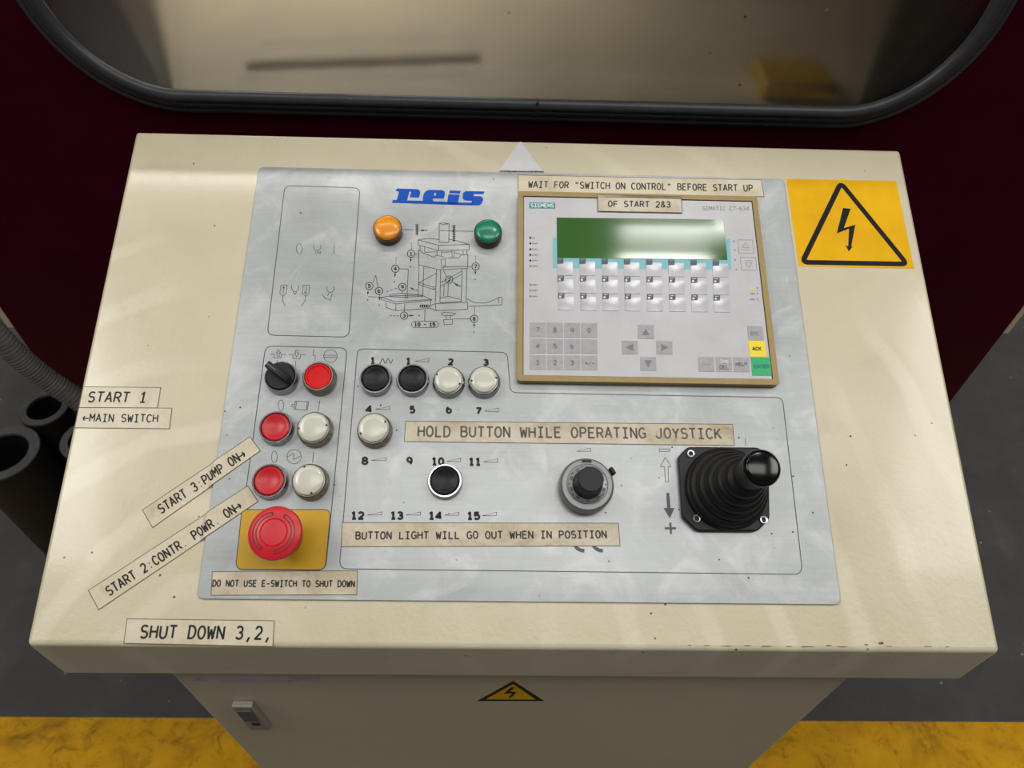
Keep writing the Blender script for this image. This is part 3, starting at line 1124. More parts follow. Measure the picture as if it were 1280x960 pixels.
for ch_, x, y in (('1', 354, 467), ('2', 583, 622), ('3', 313, 838), ('4', 260, 557), ('5', 104, 660), ('6', 162, 690), ('7', 742, 543), ('8', 733, 857), ('9', 302, 666)):
    bubble(ell(x, y, 22, 22), [(ch_, x - 7.5, x + 7.5, y + 9.5, y - 9.5, 0.0009)], 0.0007)
cap = [(380, 872)] + arc(500, 891, 19, 19, -90, 90, 8) + arc(376, 891, 19, 19, 90, 270, 8) + [(380, 872)]
bubble(cap, [('10', 375, 409, 900.5, 881, 0.0011), ('-', 430, 444, 899, 881, 0.0010), ('15', 465, 499, 901.5, 882, 0.0011)], 0.0005)
for k in range(4):
    bm = B()
    ribbon(bm, [Z(*p) for p in ell(416 + 13 * k, 781, 8, 7, 12)], 0.0008, ZP, closed=True)
    flat('diagram_ring', bm, 'ink', plate)

# ---- joystick direction marks
Z = zoomP(810, 530, 6)
sym('minus_mark', Z, [[(85, 188), (163, 187), (163, 206), (85, 207), (85, 188)]], closed=(0,))
sym('hollow_arrow', Z, [[(128, 250), (173, 320), (150, 320), (155, 432), (132, 432), (122, 320), (92, 321), (128, 250)]], closed=(0,))
bm = B()
poly(bm, [Z(*p) for p in [(137, 517), (160, 517), (168, 630), (199, 630), (164, 708), (116, 630), (143, 630)]], ZP)
flat('solid_arrow', bm, 'arrowgrey', plate)
bm = B()
poly(bm, [Z(*p) for p in [(159, 740), (176, 740), (177, 774), (210, 774), (210, 791), (179, 791), (180, 827), (165, 827), (162, 791), (125, 791), (125, 774), (161, 774)]], ZP)
flat('plus_mark', bm, 'arrowgrey', plate)
sym('tick_mark', Z, [[(729, 105), (732, 165)]], 0.0005)
Z = zoomP(680, 550, 5.65)
bm = B()
for dx in (0, 130):
    ribbon(bm, [Z(x + dx, y) for x, y in [(200, 715), (214, 742), (236, 767), (262, 780), (286, 783)]], 0.0030, ZP)
flat('curved_mark', bm, 'arrowgrey', plate)


# ================================================================== ADHESIVE LABELS
plate_l = lambda v: -PU


def hstep(q):
    """height of the surface: desk sheet outside the plate, plate inside"""
    d = min(q[0] + PU, PU - q[0], q[1] + PV, PV - q[1])
    t = max(0.0, min(1.0, (d + 0.006) / 0.006))
    t = t * t * (3 - 2 * t)
    return HD * (1 - t)


def label_strip(label, quad, h, text, base, top, sw, mat='tape', ink='typeink', drape=False, gf=0.74, lift=0.0003, group=None):
    q = [P(x, y, h) for x, y in quad]
    q = [Vector((max(p.x, DU0 + 0.0022), p.y)) for p in q]
    c = sum(q, Vector((0, 0))) / 4
    hf = hstep if drape else None
    t = thing('label_strip', label, 'label', onpanel(c, 0 if drape else h))
    if group:
        t['group'] = group
    z0 = 0.00014 if drape else 0.0
    # the strip itself: a grid so that it can follow the step of the plate
    n = 160 if drape else 2
    nj = 24 if drape else 2
    bm = B()
    rows = []
    for i in range(n + 1):
        a = q[0].lerp(q[1], i / n)
        b = q[3].lerp(q[2], i / n)
        rw = []
        for j in range(nj + 1):
            p = a.lerp(b, j / nj)
            rw.append(p)
        rows.append(rw)
    top_ = [[bm.verts.new((p.x - c.x, p.y - c.y, lift + z0 + (hf(p) if hf else 0))) for p in r] for r in rows]
    bot_ = [[bm.verts.new((p.x - c.x, p.y - c.y, z0 + 0.00016 + (hf(p) if hf else 0))) for p in r] for r in rows]
    for g_ in (top_, bot_):
        for i in range(n):
            for j in range(nj):
                bm.faces.new((g_[i][j], g_[i + 1][j], g_[i + 1][j + 1], g_[i][j + 1]))
    for i in range(n):
        for j in (0, nj):
            bm.faces.new((top_[i][j], top_[i + 1][j], bot_[i + 1][j], bot_[i][j]))
    for j in range(nj):
        for i in (0, n):
            bm.faces.new((top_[i][j], top_[i][j + 1], bot_[i][j + 1], bot_[i][j]))
    tp = link('tape', bm, mat, t, smooth=False)
    bm = B()
    loop = []
    for k in range(4):
        a, b = q[k], q[(k + 1) % 4]
        m = 160 if drape else 1
        loop += [a.lerp(b, i / m) - c for i in range(m)]
    ribbon(bm, loop, 0.00055, lift + z0 + 0.00004, closed=True, hf=(lambda p: hf(p + c)) if hf else None)
    flat('grimy_edge', bm, 'edge', tp)
    bm = B()
    letters(bm, text, P(*base[0], h), P(*base[1], h), P(*top, h), sw * 1.18, gf, lift + z0 + (0.00025 if drape else 0.00008), hf, c, 0.015)
    flat('lettering', bm, ink, t)
    return t


HB = 0.0078   # top of the operator panel's bezel
label_strip('long yellowed label WAIT FOR "SWITCH ON CONTROL" BEFORE START UP above the display unit',
            [(647.5, 219), (951.5, 225), (955, 246), (647.5, 241)], 0, 'WAIT FOR "SWITCH ON CONTROL" BEFORE START UP', [(660.5, 234.5), (940.7, 239.3)], (661, 226.8), 0.00105, 'tape2', 'typeink')
label_strip('short yellowed label OF START 2&3 stuck over the top bezel of the display unit',
            [(747, 243.6), (851.5, 246), (852.5, 266), (747.5, 264)], HB, 'OF START 2&3', [(760.2, 258.6), (837.8, 259.3)], (760.4, 251.6), 0.00105, 'tape', 'typeink')
label_strip('large stained label HOLD BUTTON WHILE OPERATING JOYSTICK in the middle of the plate',
            [(507, 526.5), (915.5, 530.5), (918, 557), (505.5, 552)], 0, 'HOLD BUTTON WHILE OPERATING JOYSTICK', [(522.5, 545.6), (901.5, 548.3)], (522.9, 533.2), 0.0014, 'tape', 'fadeink')
label_strip('stained label BUTTON LIGHT WILL GO OUT WHEN IN POSITION under the numbers 12 to 15',
            [(428, 653.5), (773, 654), (775, 682.4), (426.5, 683.5)], 0, 'BUTTON LIGHT WILL GO OUT WHEN IN POSITION', [(444.6, 673.9), (758.1, 672.4)], (445, 665.2), 0.00105, 'tape', 'typeink')
label_strip('stained label DO NOT USE E-SWITCH TO SHUT DOWN under the yellow field',
            [(265.5, 714.5), (447, 713.5), (446, 743.5), (264, 744)], 0, 'DO NOT USE E-SWITCH TO SHUT DOWN', [(265.8, 733), (443.2, 733.6)], (266.5, 725.4), 0.00095, 'tape', 'typeink')
label_strip('pale label SHUT DOWN 3,2, on the front of the cream console top',
            [(159, 773.5), (343, 776), (341, 808), (155, 804)], HD, 'SHUT DOWN 3,2,', [(175, 797.4), (339, 799)], (177.6, 782), 0.0014, 'tape2', 'ink')
label_strip('yellowed label START 1 at the left edge of the cream console top',
            [(98.5, 483.5), (201, 484.5), (197, 510), (93, 509.4)], HD, 'START 1', [(109.5, 502.4), (182, 503)], (112.5, 490.2), 0.0013, 'tape2', 'ink')
label_strip('yellowed label MAIN SWITCH with left arrow directly under the START 1 label',
            [(93, 509.6), (215, 510.3), (212, 536), (88.5, 534.8)], HD, '<MAIN SWITCH', [(104.2, 526.7), (197, 527.8)], (105.4, 517.6), 0.00095, 'tape2', 'ink')
label_strip('slanting label START 3:PUMP ON with arrow, running up to the middle red button',
            [(176.8, 637), (312.5, 546.3), (325.5, 563.5), (189.5, 659)], 0, 'START 3:PUMP ON>', [(200.6, 641.6), (307.5, 571.5)], (195.2, 632), 0.00105, 'tape2', 'ink', drape=True)
label_strip('long slanting label START 2:CONTR. POWR. ON with arrow, below the START 3 label',
            [(109, 738), (310, 607.3), (322.5, 627), (122, 762)], 0, 'START 2:CONTR. POWR. ON>', [(135.4, 744.6), (302.5, 635.8)], (129.8, 734.8), 0.00105, 'tape2', 'ink', drape=True)

# ---- pictogram stickers
Z = zoomP(975, 215, 7.314, HD)
q = [Z(58, 63), Z(1060, 83), Z(1225, 885), Z(172, 862)]
c = sum(q, Vector((0, 0))) / 4
t = thing('warning_sticker', 'big yellow square high-voltage sticker right of the display unit', 'warning sign', onpanel(c, HD))
bm = B()
prism(bm, [p - c for p in q], 0.00002, 0.0002)
vs = link('vinyl', bm, 'sign', t, smooth=False)
bm = B()
tr_ = [Z(560, 127) - c, Z(1130, 828) - c, Z(228, 812) - c]
cen = (tr_[0] + tr_[1] + tr_[2]) / 3
ribbon(bm, rquad([cen + (p - cen) * 1.06 for p in tr_], 0.006, 5), 0.0052, 0.00026, closed=True)
flat('warning_triangle', bm, 'wblack', t)
bm = B()
poly(bm, [Z(*p) - c for p in [(575, 330), (645, 337), (583, 514), (688, 482), (650, 684), (668, 676), (628, 728), (597, 668), (622, 682), (630, 520), (518, 562)]], 0.00026)
flat('lightning_bolt', bm, 'wblack', t)

Z = zoomP(600, 165, 10.667, HD)
q = [Z(540, 118), Z(850, 545), Z(240, 535)]
c = sum(q, Vector((0, 0))) / 3
t = thing('triangle_sticker', 'pale silver triangle sticker on the cream top behind the plate', 'sticker', onpanel(c, HD))
bm = B()
prism(bm, rquad([p - c for p in q], [0.003, 0.0005, 0.0005]), 0.00002, 0.0002)
link('vinyl', bm, 'paper', t, smooth=False)
bm = B()
x = 262
while x < 850:
    w = random.uniform(8, 26)
    yy = 521 + (x - 260) * 0.014
    poly(bm, [Z(x, yy - random.uniform(3, 9)) - c, Z(x + w, yy - random.uniform(3, 9)) - c, Z(x + w, yy + 14) - c, Z(x, yy + 14) - c], 0.00026)
    x += w + random.uniform(2, 8)
flat('worn_print', bm, 'ink', t)

DZ = zc(590, 840, 12.8, YC)
pts = [DZ(660, 138), DZ(1165, 462), DZ(75, 460)]
cx = sum(p[0] for p in pts) / 3
cz = sum(p[1] for p in pts) / 3
MD = Matrix(((1, 0, 0, cx), (0, 0, -1, YC), (0, 1, 0, cz), (0, 0, 0, 1)))
t = thing('warning_sticker', 'small yellow triangular high-voltage sticker on the pedestal door', 'warning sign', MD)
loc = lambda p: Vector((p[0] - cx, p[1] - cz))
bm = B()
prism(bm, [loc(p) for p in pts], 0.00003, 0.0002)
link('vinyl', bm, 'sign', t, smooth=False)
bm = B()
inner = [loc(DZ(660, 188)), loc(DZ(1020, 436)), loc(DZ(215, 434))]
poly(bm, [loc(p) for p in pts], 0.00026, inner)
flat('warning_triangle', bm, 'ink', t)
bm = B()
poly(bm, [loc(DZ(*p)) for p in [(620, 243), (692, 240), (606, 306), (712, 318), (645, 392), (600, 416), (584, 390), (604, 384), (640, 338), (505, 347)]], 0.00026)
flat('lightning_bolt', bm, 'ink', t)

q = [onY(246, 846.5, YC), onY(399, 846.5, YC), onY(399, 852.3, YC), onY(240, 850.5, YC)]
cx, cz = sum(p.x for p in q) / 4, sum(p.z for p in q) / 4
MD = Matrix(((1, 0, 0, cx), (0, 0, -1, YC), (0, 1, 0, cz), (0, 0, 0, 1)))
bm = B()
prism(bm, [(p.x - cx, p.z - cz) for p in q], 0.00003, 0.0003)
o = link('adhesive_strip', bm, 'purple', smooth=False)
o.matrix_world = MD
tag(o, 'torn lilac adhesive strip on the pedestal door just under the console lip', 'label')


# ================================================================== BUTTONS AND LAMPS
def ringprof(ro, ri, h, lip=0.0012):
    return [(ro + 0.0006, 0.0), (ro + 0.0006, h * 0.45), (ro, h * 0.8), (ro - 0.0006, h), (ri + 0.0005, h), (ri, h - 0.001), (ri, 0.001)]


def base_of(px, py, h):
    return P(px, py, h)


def flush_button(label, px, py, cap, r=0.0142, h=0.0075, ring='chrome', caph=0.0078, group=None):
    uv = base_of(px, py, caph)
    t = thing('push_button', label, 'button', onpanel(uv, 0), group)
    bm = B()
    lathe(bm, ringprof(r, r - 0.0022, h))
    link('bezel_ring', bm, ring, t)
    bm = B()
    rc = r - 0.0026
    lathe(bm, [(rc, 0.001), (rc, caph - 0.0008), (rc - 0.0012, caph), (rc - 0.003, caph - 0.0004), (rc - 0.004, caph - 0.0011), (0, caph - 0.0016)])
    link('cap', bm, cap, t)
    return t


def dome_button(label, px, py, r=0.0142, h=0.012, ring='dull', rot=0.0, tall=True, group=None):
    """lens-type button: milky domed cap with two dark notches in a tall ring"""
    caph = h + 0.004
    uv = base_of(px, py, caph)
    t = thing('illuminated_button', label, 'button', onpanel(uv, 0, rot), group)
    bm = B()
    lathe(bm, [(r + 0.0006, 0), (r + 0.0006, h * 0.3), (r + 0.0001, h * 0.36), (r, h * 0.55), (r - 0.0003, h * 0.6), (r - 0.0003, h - 0.001), (r - 0.0012, h), (r - 0.0022, h), (r - 0.0024, 0.001)])
    link('bezel_ring', bm, ring, t)
    bm = B()
    rc = r - 0.0018
    lathe(bm, [(rc, 0.002), (rc, h + 0.0012), (rc - 0.0007, h + 0.0026), (rc - 0.0022, h + 0.0034), (rc * .55, caph - 0.0001), (0, caph)])
    cp = link('cap', bm, 'white', t)
    for s in (-1, 1):
        bm = B()
        lathe(bm, [(0, h + 0.0012), (0.0009, h + 0.0012), (0.0009, h + 0.0033), (0, h + 0.0034)], 12, (s * (rc - 0.0014), 0))
        link('notch', bm, 'ink', cp)
    return t


GR = 'push buttons on the aluminium plate'
flush_button('black button under the number 1 with wave mark', 469, 472.5, 'black', 0.0143, group='black push buttons')
flush_button('black button under the number 1 with ramp mark', 515.5, 473, 'black', 0.0143, group='black push buttons')
flush_button('single black button under the number 10', 556, 600.5, 'black', 0.0146, group='black push buttons')
flush_button('flat red button left of motor symbol, at the arrow of START 3', 344, 533.5, 'red', 0.0146, group='red flat buttons')
flush_button('flat red button above the emergency stop, at the arrow of START 2', 336, 600.5, 'red', 0.0148, group='red flat buttons')
dome_button('white button under the number 2, chrome ring', 560.3, 473.5, 0.0140, 0.0085, 'chrome', math.radians(-22), group='white lens buttons')
dome_button('white button under the number 3, rightmost of its row', 605, 473.5, 0.0140, 0.0085, 'chrome', math.radians(8), group='white lens buttons')
dome_button('white button under the number 4, left end of lower row', 466, 534, 0.0146, 0.011, 'dull', math.radians(28), group='white lens buttons')
dome_button('white button right of the motor symbol, beside the flat red button', 390.5, 533, 0.0148, 0.011, 'dull', math.radians(8), group='white lens buttons')
dome_button('white button above the emergency stop field, under the power symbol', 384.5, 599.5, 0.0148, 0.011, 'dull', math.radians(-70), group='white lens buttons')

# red illuminated button with tall dull ring
hh = 0.012
uv = P(397.5, 470, hh)
t = thing('illuminated_button', 'bright red lit-looking button in a tall dull ring beside the black selector', 'button', onpanel(uv, 0))
bm = B()
lathe(bm, [(0.0148, 0), (0.0148, 0.004), (0.0142, 0.0045), (0.0142, 0.0075), (0.0138, 0.008), (0.0138, hh - 0.001), (0.0130, hh), (0.0122, hh), (0.0120, 0.001)])
link('bezel_ring', bm, 'dull', t)
bm = B()
lathe(bm, [(0.0119, 0.001), (0.0119, hh - 0.0008), (0.0112, hh), (0.0098, hh), (0.0092, hh - 0.0008), (0.0088, hh - 0.0008), (0, hh - 0.0005)])
link('cap', bm, 'redlit', t)

# selector switch
hs = 0.0075
uv = P(350.5, 470.5, hs)
t = thing('selector_switch', 'black rotary selector switch with long handle in a chrome ring', 'switch', onpanel(uv, 0))
bm = B()
lathe(bm, ringprof(0.0146, 0.0126, hs))
link('bezel_ring', bm, 'chrome', t)
bm = B()
lathe(bm, [(0.0124, 0.001), (0.0124, hs + 0.0006), (0.0116, hs + 0.0012), (0, hs + 0.0014)])
link('rotor', bm, 'black', t)
hk = 0.021
a = P(360.5, 474.5, hk * 0.75) - uv
b = P(333.0, 454.0, hk) - uv
d = (b - a).normalized()
n = Vector((-d.y, d.x))
bm = B()
w = 0.0032
L0, L1 = a, b
pr = [(0.0, 0.008), (0.0, 0.015), (0.25, 0.0185), (0.75, 0.0205), (1.0, 0.0215), (1.0, 0.0165), (0.55, 0.0085)]
vl = [bm.verts.new(((L0.lerp(L1, s) + n * w).x, (L0.lerp(L1, s) + n * w).y, z)) for s, z in pr]
vr = [bm.verts.new(((L0.lerp(L1, s) - n * w).x, (L0.lerp(L1, s) - n * w).y, z)) for s, z in pr]
bm.faces.new(vl)
bm.faces.new(vr[::-1])
for i in range(len(pr)):
    j = (i + 1) % len(pr)
    bm.faces.new((vl[i], vr[i], vr[j], vl[j]))
hd = link('handle', bm, 'black', t, bevel=0.0009)
bm = B()
for s0, s1 in ((0.55, 0.97),):
    pA, pB = L0.lerp(L1, s0), L0.lerp(L1, s1)
    zA, zB = 0.0199, 0.0216
    ww = 0.0006
    v = [bm.verts.new((pA.x + n.x * ww, pA.y + n.y * ww, zA + .0003)), bm.verts.new((pA.x - n.x * ww, pA.y - n.y * ww, zA + .0003)),
         bm.verts.new((pB.x - n.x * ww, pB.y - n.y * ww, zB)), bm.verts.new((pB.x + n.x * ww, pB.y + n.y * ww, zB))]
    bm.faces.new(v)
flat('pointer_line', bm, 'arrowgrey', hd)


# indicator lamps
def indicator(label, px, py, lens, base, r=0.0138):
    h = 0.0135
    uv = P(px, py, h)
    t = thing('indicator_lamp', label, 'lamp', onpanel(uv, 0), 'round indicator lamps')
    bm = B()
    lathe(bm, [(r - 0.0002, 0), (r - 0.0002, 0.005), (r - 0.0008, 0.0055), (r - 0.0008, 0.006), (0, 0.006)])
    link('lamp_body', bm, 'darkbase', t)
    bm = B()
    lathe(bm, [(r - 0.0008, 0.006), (r, 0.0065), (r, 0.0098), (r - 0.0005, 0.0106), (r - 0.0016, 0.0108), (r - 0.0014, 0.0106)])
    link('lens_rim', bm, base, t)
    bm = B()
    pr = [(r - 0.0014, 0.0100), (r - 0.0014, 0.0110)]
    pr += [((r - 0.0014) * math.cos(a_), 0.0110 + 0.003 * math.sin(a_)) for a_ in [PI / 2 * k / 8 for k in range(1, 8)]] + [(0, 0.0140)]
    lathe(bm, pr)
    link('lens', bm, lens, t)


indicator('amber indicator lamp, left above the press diagram', 483.5, 282.5, 'amber', 'amberbase')
indicator('green indicator lamp, right above the press diagram', 610, 287, 'green', 'darkbase', 0.0134)

# emergency stop
he = 0.038
uv = P(341.7, 665.5, he)
t = thing('emergency_stop', 'red mushroom emergency stop button on the yellow field', 'button', onpanel(uv, 0))
bm = B()
lathe(bm, [(0.0135, 0.0003), (0.0135, 0.004), (0.0128, 0.005), (0.0128, 0.010), (0.0105, 0.0105), (0.0105, 0.027)])
nk = link('collar', bm, 'dull', t)
bm = B()
R_ = 0.0212
lathe(bm, [(0.0108, 0.0235), (0.0165, 0.024), (0.0196, 0.0265), (R_, 0.0315), (R_, 0.0335), (R_ - 0.0008, 0.0352), (R_ - 0.004, 0.0368), (0.0112, 0.0377), (0.0106, 0.0372), (0.0100, 0.0378), (0.0075, 0.038), (0, 0.0381)], 72)
cp = link('mushroom_cap', bm, 'estop', t)
for a0, a1, fl_ in ((100, 235, 1), (-80, 62, 1)):
    bm = B()
    for rr_ in (0.0137, 0.0163):
        ribbon(bm, [(rr_ * math.cos(math.radians(a0 + (a1 - a0) * i / 30)), rr_ * math.sin(math.radians(a0 + (a1 - a0) * i / 30))) for i in range(31)], 0.0005, 0.0377 if rr_ < .015 else 0.03735)
    for aa in (a0, a1):
        ribbon(bm, [(0.0137 * math.cos(math.radians(aa)), 0.0137 * math.sin(math.radians(aa))), (0.0163 * math.cos(math.radians(aa)), 0.0163 * math.sin(math.radians(aa)))], 0.0008, 0.0378)
    flat('turn_arrow', bm, 'darkbase', cp)

# multi-turn dial
hp = 0.0165
uv = P(734, 605.5, hp)
t = thing('dial_potentiometer', 'round grey turns-counting dial with black centre knob', 'dial', onpanel(uv, 0.0003))
bm = B()
Rp = 0.0232
lathe(bm, [(Rp - 0.001, 0), (Rp, 0.002), (Rp, hp - 0.004), (Rp - 0.001, hp - 0.0012), (Rp - 0.0022, hp), (0.0176, hp + 0.0002), (0.0172, hp - 0.0006), (0.0168, hp - 0.0006), (0.0, hp - 0.0006)], 64)
body = link('dial_body', bm, 'potgrey', t)
bm = B()
lathe(bm, [(0.0166, hp - 0.0005), (0.0164, hp + 0.0012), (0.0128, hp + 0.0022), (0.0126, hp)], 64)
sc_ = link('scale_ring', bm, 'potgrey', t)
bm = B()
for k in range(50):
    a = 2 * PI * k / 50
    r0 = 0.0152 if k % 5 else 0.0148
    v = [(r0, .0004), (0.0162, .0004), (0.0162, -.0004), (r0, -.0004)]
    if k % 5:
        v = [(0.0155, .00012), (0.0162, .00012), (0.0162, -.00012), (0.0155, -.00012)]
    poly(bm, [(x_ * math.cos(a) - y_ * math.sin(a), x_ * math.sin(a) + y_ * math.cos(a)) for x_, y_ in v], hp + 0.0017)
for k in range(10):
    a = PI / 2 + 2 * PI * k / 10
    s = str((k * 10) % 100 or 0)
    hw = 0.0006 * len(s)
    cr_ = 0.0133
    e1 = Vector((math.sin(a), -math.cos(a)))
    e2 = Vector((math.cos(a), math.sin(a)))
    A_ = e2 * cr_ - e1 * hw * 1.3
    letters(bm, s, A_, A_ + e1 * hw * 2.6, A_ + e2 * 0.0017, 0.00035, 0.74 if len(s) > 1 else 1, hp + 0.0023)
flat('scale_marks', bm, 'ink', sc_)
bm = B()
kn = 40
prof = [(0.0126, hp + 0.001), (0.0128, hp + 0.009), (0.0124, hp + 0.010), (0.0104, hp + 0.0105), (0.0104, hp + 0.022), (0.0097, hp + 0.0232), (0, hp + 0.0234)]
prof = [(0.0127, hp + 0.001), (0.0125, hp + 0.005), (0.0106, hp + 0.0215), (0.0098, hp + 0.023), (0.0096, hp + 0.0228), (0, hp + 0.0228)]
lathe(bm, prof, 60)
link('knob', bm, 'black', t, angle=25)
bm = B()
ribbon(bm, arc(0, 0, 0.0198, 0.0198, 78, 102, 8), 0.0022, hp + 0.0003)
flat('counter_window', bm, 'ink', body)
lv = P(765, 589, 0.008) - uv
bm = B()
dv = lv.normalized()
tube(bm, [(dv.x * 0.0215, dv.y * 0.0215, 0.010), (dv.x * 0.0235, dv.y * 0.0235, 0.010), (lv.x, lv.y, 0.010), (lv.x + dv.y * .001, lv.y + .0, 0.0105)], [0.0012, 0.0016, 0.0022, 0.0018], 12)
tn = Vector((-dv.y, dv.x))
box_c = lv
bx = B()
for s in (0,):
    pp = [lv + tn * 0.0032 - dv * 0.002, lv + tn * 0.0032 + dv * 0.0018, lv - tn * 0.0036 + dv * 0.0018, lv - tn * 0.0036 - dv * 0.002]
    prism(bx, pp, 0.004, 0.0115)
bm.free()
link('lock_lever', bx, 'black', body, bevel=0.0012)

# joystick
jb = P(906.5, 611.5, 0.004)
t = thing('joystick', 'black joystick with ribbed rubber boot and glossy knob on the right of plate', 'joystick', onpanel(jb, 0.0003))
f = lambda x, y: P(810 + x / 6, 530 + y / 6, 0.006) - jb
sq = [f(222, 170), f(905, 175), f(915, 805), f(268, 803)]
bm = B()
out = []
cut = 0.0105
for i in range(4):
    a, b, d = sq[i - 1], sq[i], sq[(i + 1) % 4]
    k = [0.009, 0.009, 0.0105, 0.0115][i]
    out += [b + (a - b).normalized() * k, b + (d - b).normalized() * k]
prism(bm, rquad(out, 0.003, 3), 0.0, 0.006)
link('mounting_flange', bm, 'black', t, bevel=0.0012)
for x, y, mt in ((318, 225, 'rivet'), (362, 711, 'dull'), (863, 720, 'rivet'), (850, 240, 'rivet')):
    c = f(x, y)
    bm = B()
    lathe(bm, [(0.0035, 0.0058), (0.0035, 0.0072), (0.0030, 0.0078), (0.0021, 0.0077), (0.0017, 0.0070), (0.0017, 0.005)], 28, (c.x, c.y))
    rv = link('rivet', bm, mt, t)
    bm = B()
    lathe(bm, [(0.0017, 0.0056), (0, 0.0056)], 20, (c.x, c.y))
    link('rivet_hole', bm, 'ink', rv)
bm = B()
prof = [(0.0352, 0.005), (0.0356, 0.0075), (0.0352, 0.0095), (0.0342, 0.0105)]
nr = 5
r0, r1, z0, z1 = 0.0340, 0.0125, 0.0110, 0.058
for k in range(nr):
    ra = r0 + (r1 - r0) * k / nr
    rb = r0 + (r1 - r0) * (k + 1) / nr
    za = z0 + (z1 - z0) * (k / nr) ** 1.2
    zb = z0 + (z1 - z0) * ((k + 1) / nr) ** 1.2
    prof += [(ra - 0.0012, za), (ra - 0.0001, za + (zb - za) * .28), (ra - 0.0004, za + (zb - za) * .6), (ra - 0.0018, za + (zb - za) * .88), (rb + 0.0004, zb - (zb - za) * 0.04)]
prof += [(r1 - 0.001, z1), (0.0095, z1 + 0.003), (0.0085, 0.066)]
lathe(bm, prof, 64)
link('rubber_boot', bm, 'rubber', t, angle=60)
bm = B()
lathe(bm, [(0.0, 0.064), (0.0105, 0.064), (0.0118, 0.0655), (0.0140, 0.0865), (0.0141, 0.0880), (0.0, 0.0880)], 48)
link('handle', bm, 'satinblack', t)
bm = B()
lathe(bm, [(0.0139, 0.0876), (0.0143, 0.0886), (0.0143, 0.0905), (0.0138, 0.0925), (0.0124, 0.0940), (0.0116, 0.0944), (0.0108, 0.0946), (0.006, 0.0953), (0, 0.0956)], 48)
link('handle_cap', bm, 'glossblack', t)

# ================================================================== OPERATOR PANEL
HF = 0.0066   # face height
Z4 = zoomP(640, 200, 3.312, HB)
Q = [Z4(25, 133), Z4(1014, 147), Z4(1107, 932), Z4(21, 913)]
ux0, ux1 = (Q[0].x + Q[3].x) / 2, (Q[1].x + Q[2].x) / 2
vy1, vy0 = (Q[0].y + Q[1].y) / 2, (Q[2].y + Q[3].y) / 2
oc = Vector(((ux0 + ux1) / 2, (vy0 + vy1) / 2))
hx, hy = (ux1 - ux0) / 2, (vy1 - vy0) / 2
op = thing('operator_panel', 'grey operator panel with green display and membrane keys in a tan frame', 'operator panel', onpanel(oc, 0.0003))
bm = B()
fw = 0.0052
prism(bm, rquad([(-hx, hy), (hx, hy), (hx, -hy), (-hx, -hy)], 0.003), 0.0, HB, rquad([(-hx + fw, hy - fw), (hx - fw, hy - fw), (hx - fw, -hy + fw), (-hx + fw, -hy + fw)], 0.001))
link('bezel', bm, 'tan', op, bevel=0.0018)
bm = B()
box(bm, -hx + fw - .0003, hx - fw + .0003, -hy + fw - .0003, hy - fw + .0003, 0.001, HF)
face = link('membrane', bm, 'face', op, smooth=False)
bm = B()
ribbon(bm, [(-hx + fw, hy - fw), (hx - fw, hy - fw), (hx - fw, -hy + fw), (-hx + fw, -hy + fw)], 0.0011, HF + .0001, closed=True)
flat('membrane_gap', bm, 'ink', face)
zf = HF + 0.00012


def fz(ox, oy, s, h=HF):
    g_ = zoomP(ox, oy, s, h)
    return lambda x, y: g_(x, y) - oc


Z6 = fz(680, 260, 5.3333)
Z4 = fz(640, 200, 3.312)
ZA = fz(640, 350, 6.857)
ZB_ = fz(810, 350, 6.857)
bm = B()
poly(bm, [Z6(58, 198), Z6(1237, 208), Z6(1249, 412), Z6(58, 402)], zf)
flat('cyan_band', bm, 'cyan', face)
# display: a gently bowed glossy window
dq = [Z6(84, 67), Z6(1193, 80), Z6(1221, 347), Z6(88, 333)]
bm = B()
nx, ny = 28, 10
gv = []
for i in range(nx + 1):
    col_ = []
    for j in range(ny + 1):
        s, r = i / nx, j / ny
        p = dq[0].lerp(dq[1], s).lerp(dq[3].lerp(dq[2], s), r)
        ex = min(s, 1 - s) * nx / nx
        ey = min(r, 1 - r)
        sag = 0.0009 * (1 - math.exp(-ex * 22)) * (1 - math.exp(-ey * 7))
        col_.append(bm.verts.new((p.x, p.y, HF + 0.0006 - sag * .22)))
    gv.append(col_)
for i in range(nx):
    for j in range(ny):
        bm.faces.new((gv[i][j], gv[i + 1][j], gv[i + 1][j + 1], gv[i][j + 1]))
edge_ = [gv[i][0] for i in range(nx + 1)] + [gv[nx][j] for j in range(1, ny + 1)] + [gv[i][ny] for i in range(nx - 1, -1, -1)] + [gv[0][j] for j in range(ny - 1, 0, -1)]
low = [bm.verts.new((v.co.x, v.co.y, HF - 0.0005)) for v in edge_]
for i in range(len(edge_)):
    j = (i + 1) % len(edge_)
    bm.faces.new((edge_[i], edge_[j], low[j], low[i]))
lcd = link('display', bm, 'lcd', op, angle=50)
lcd['label'] = 'dark green glossy display'


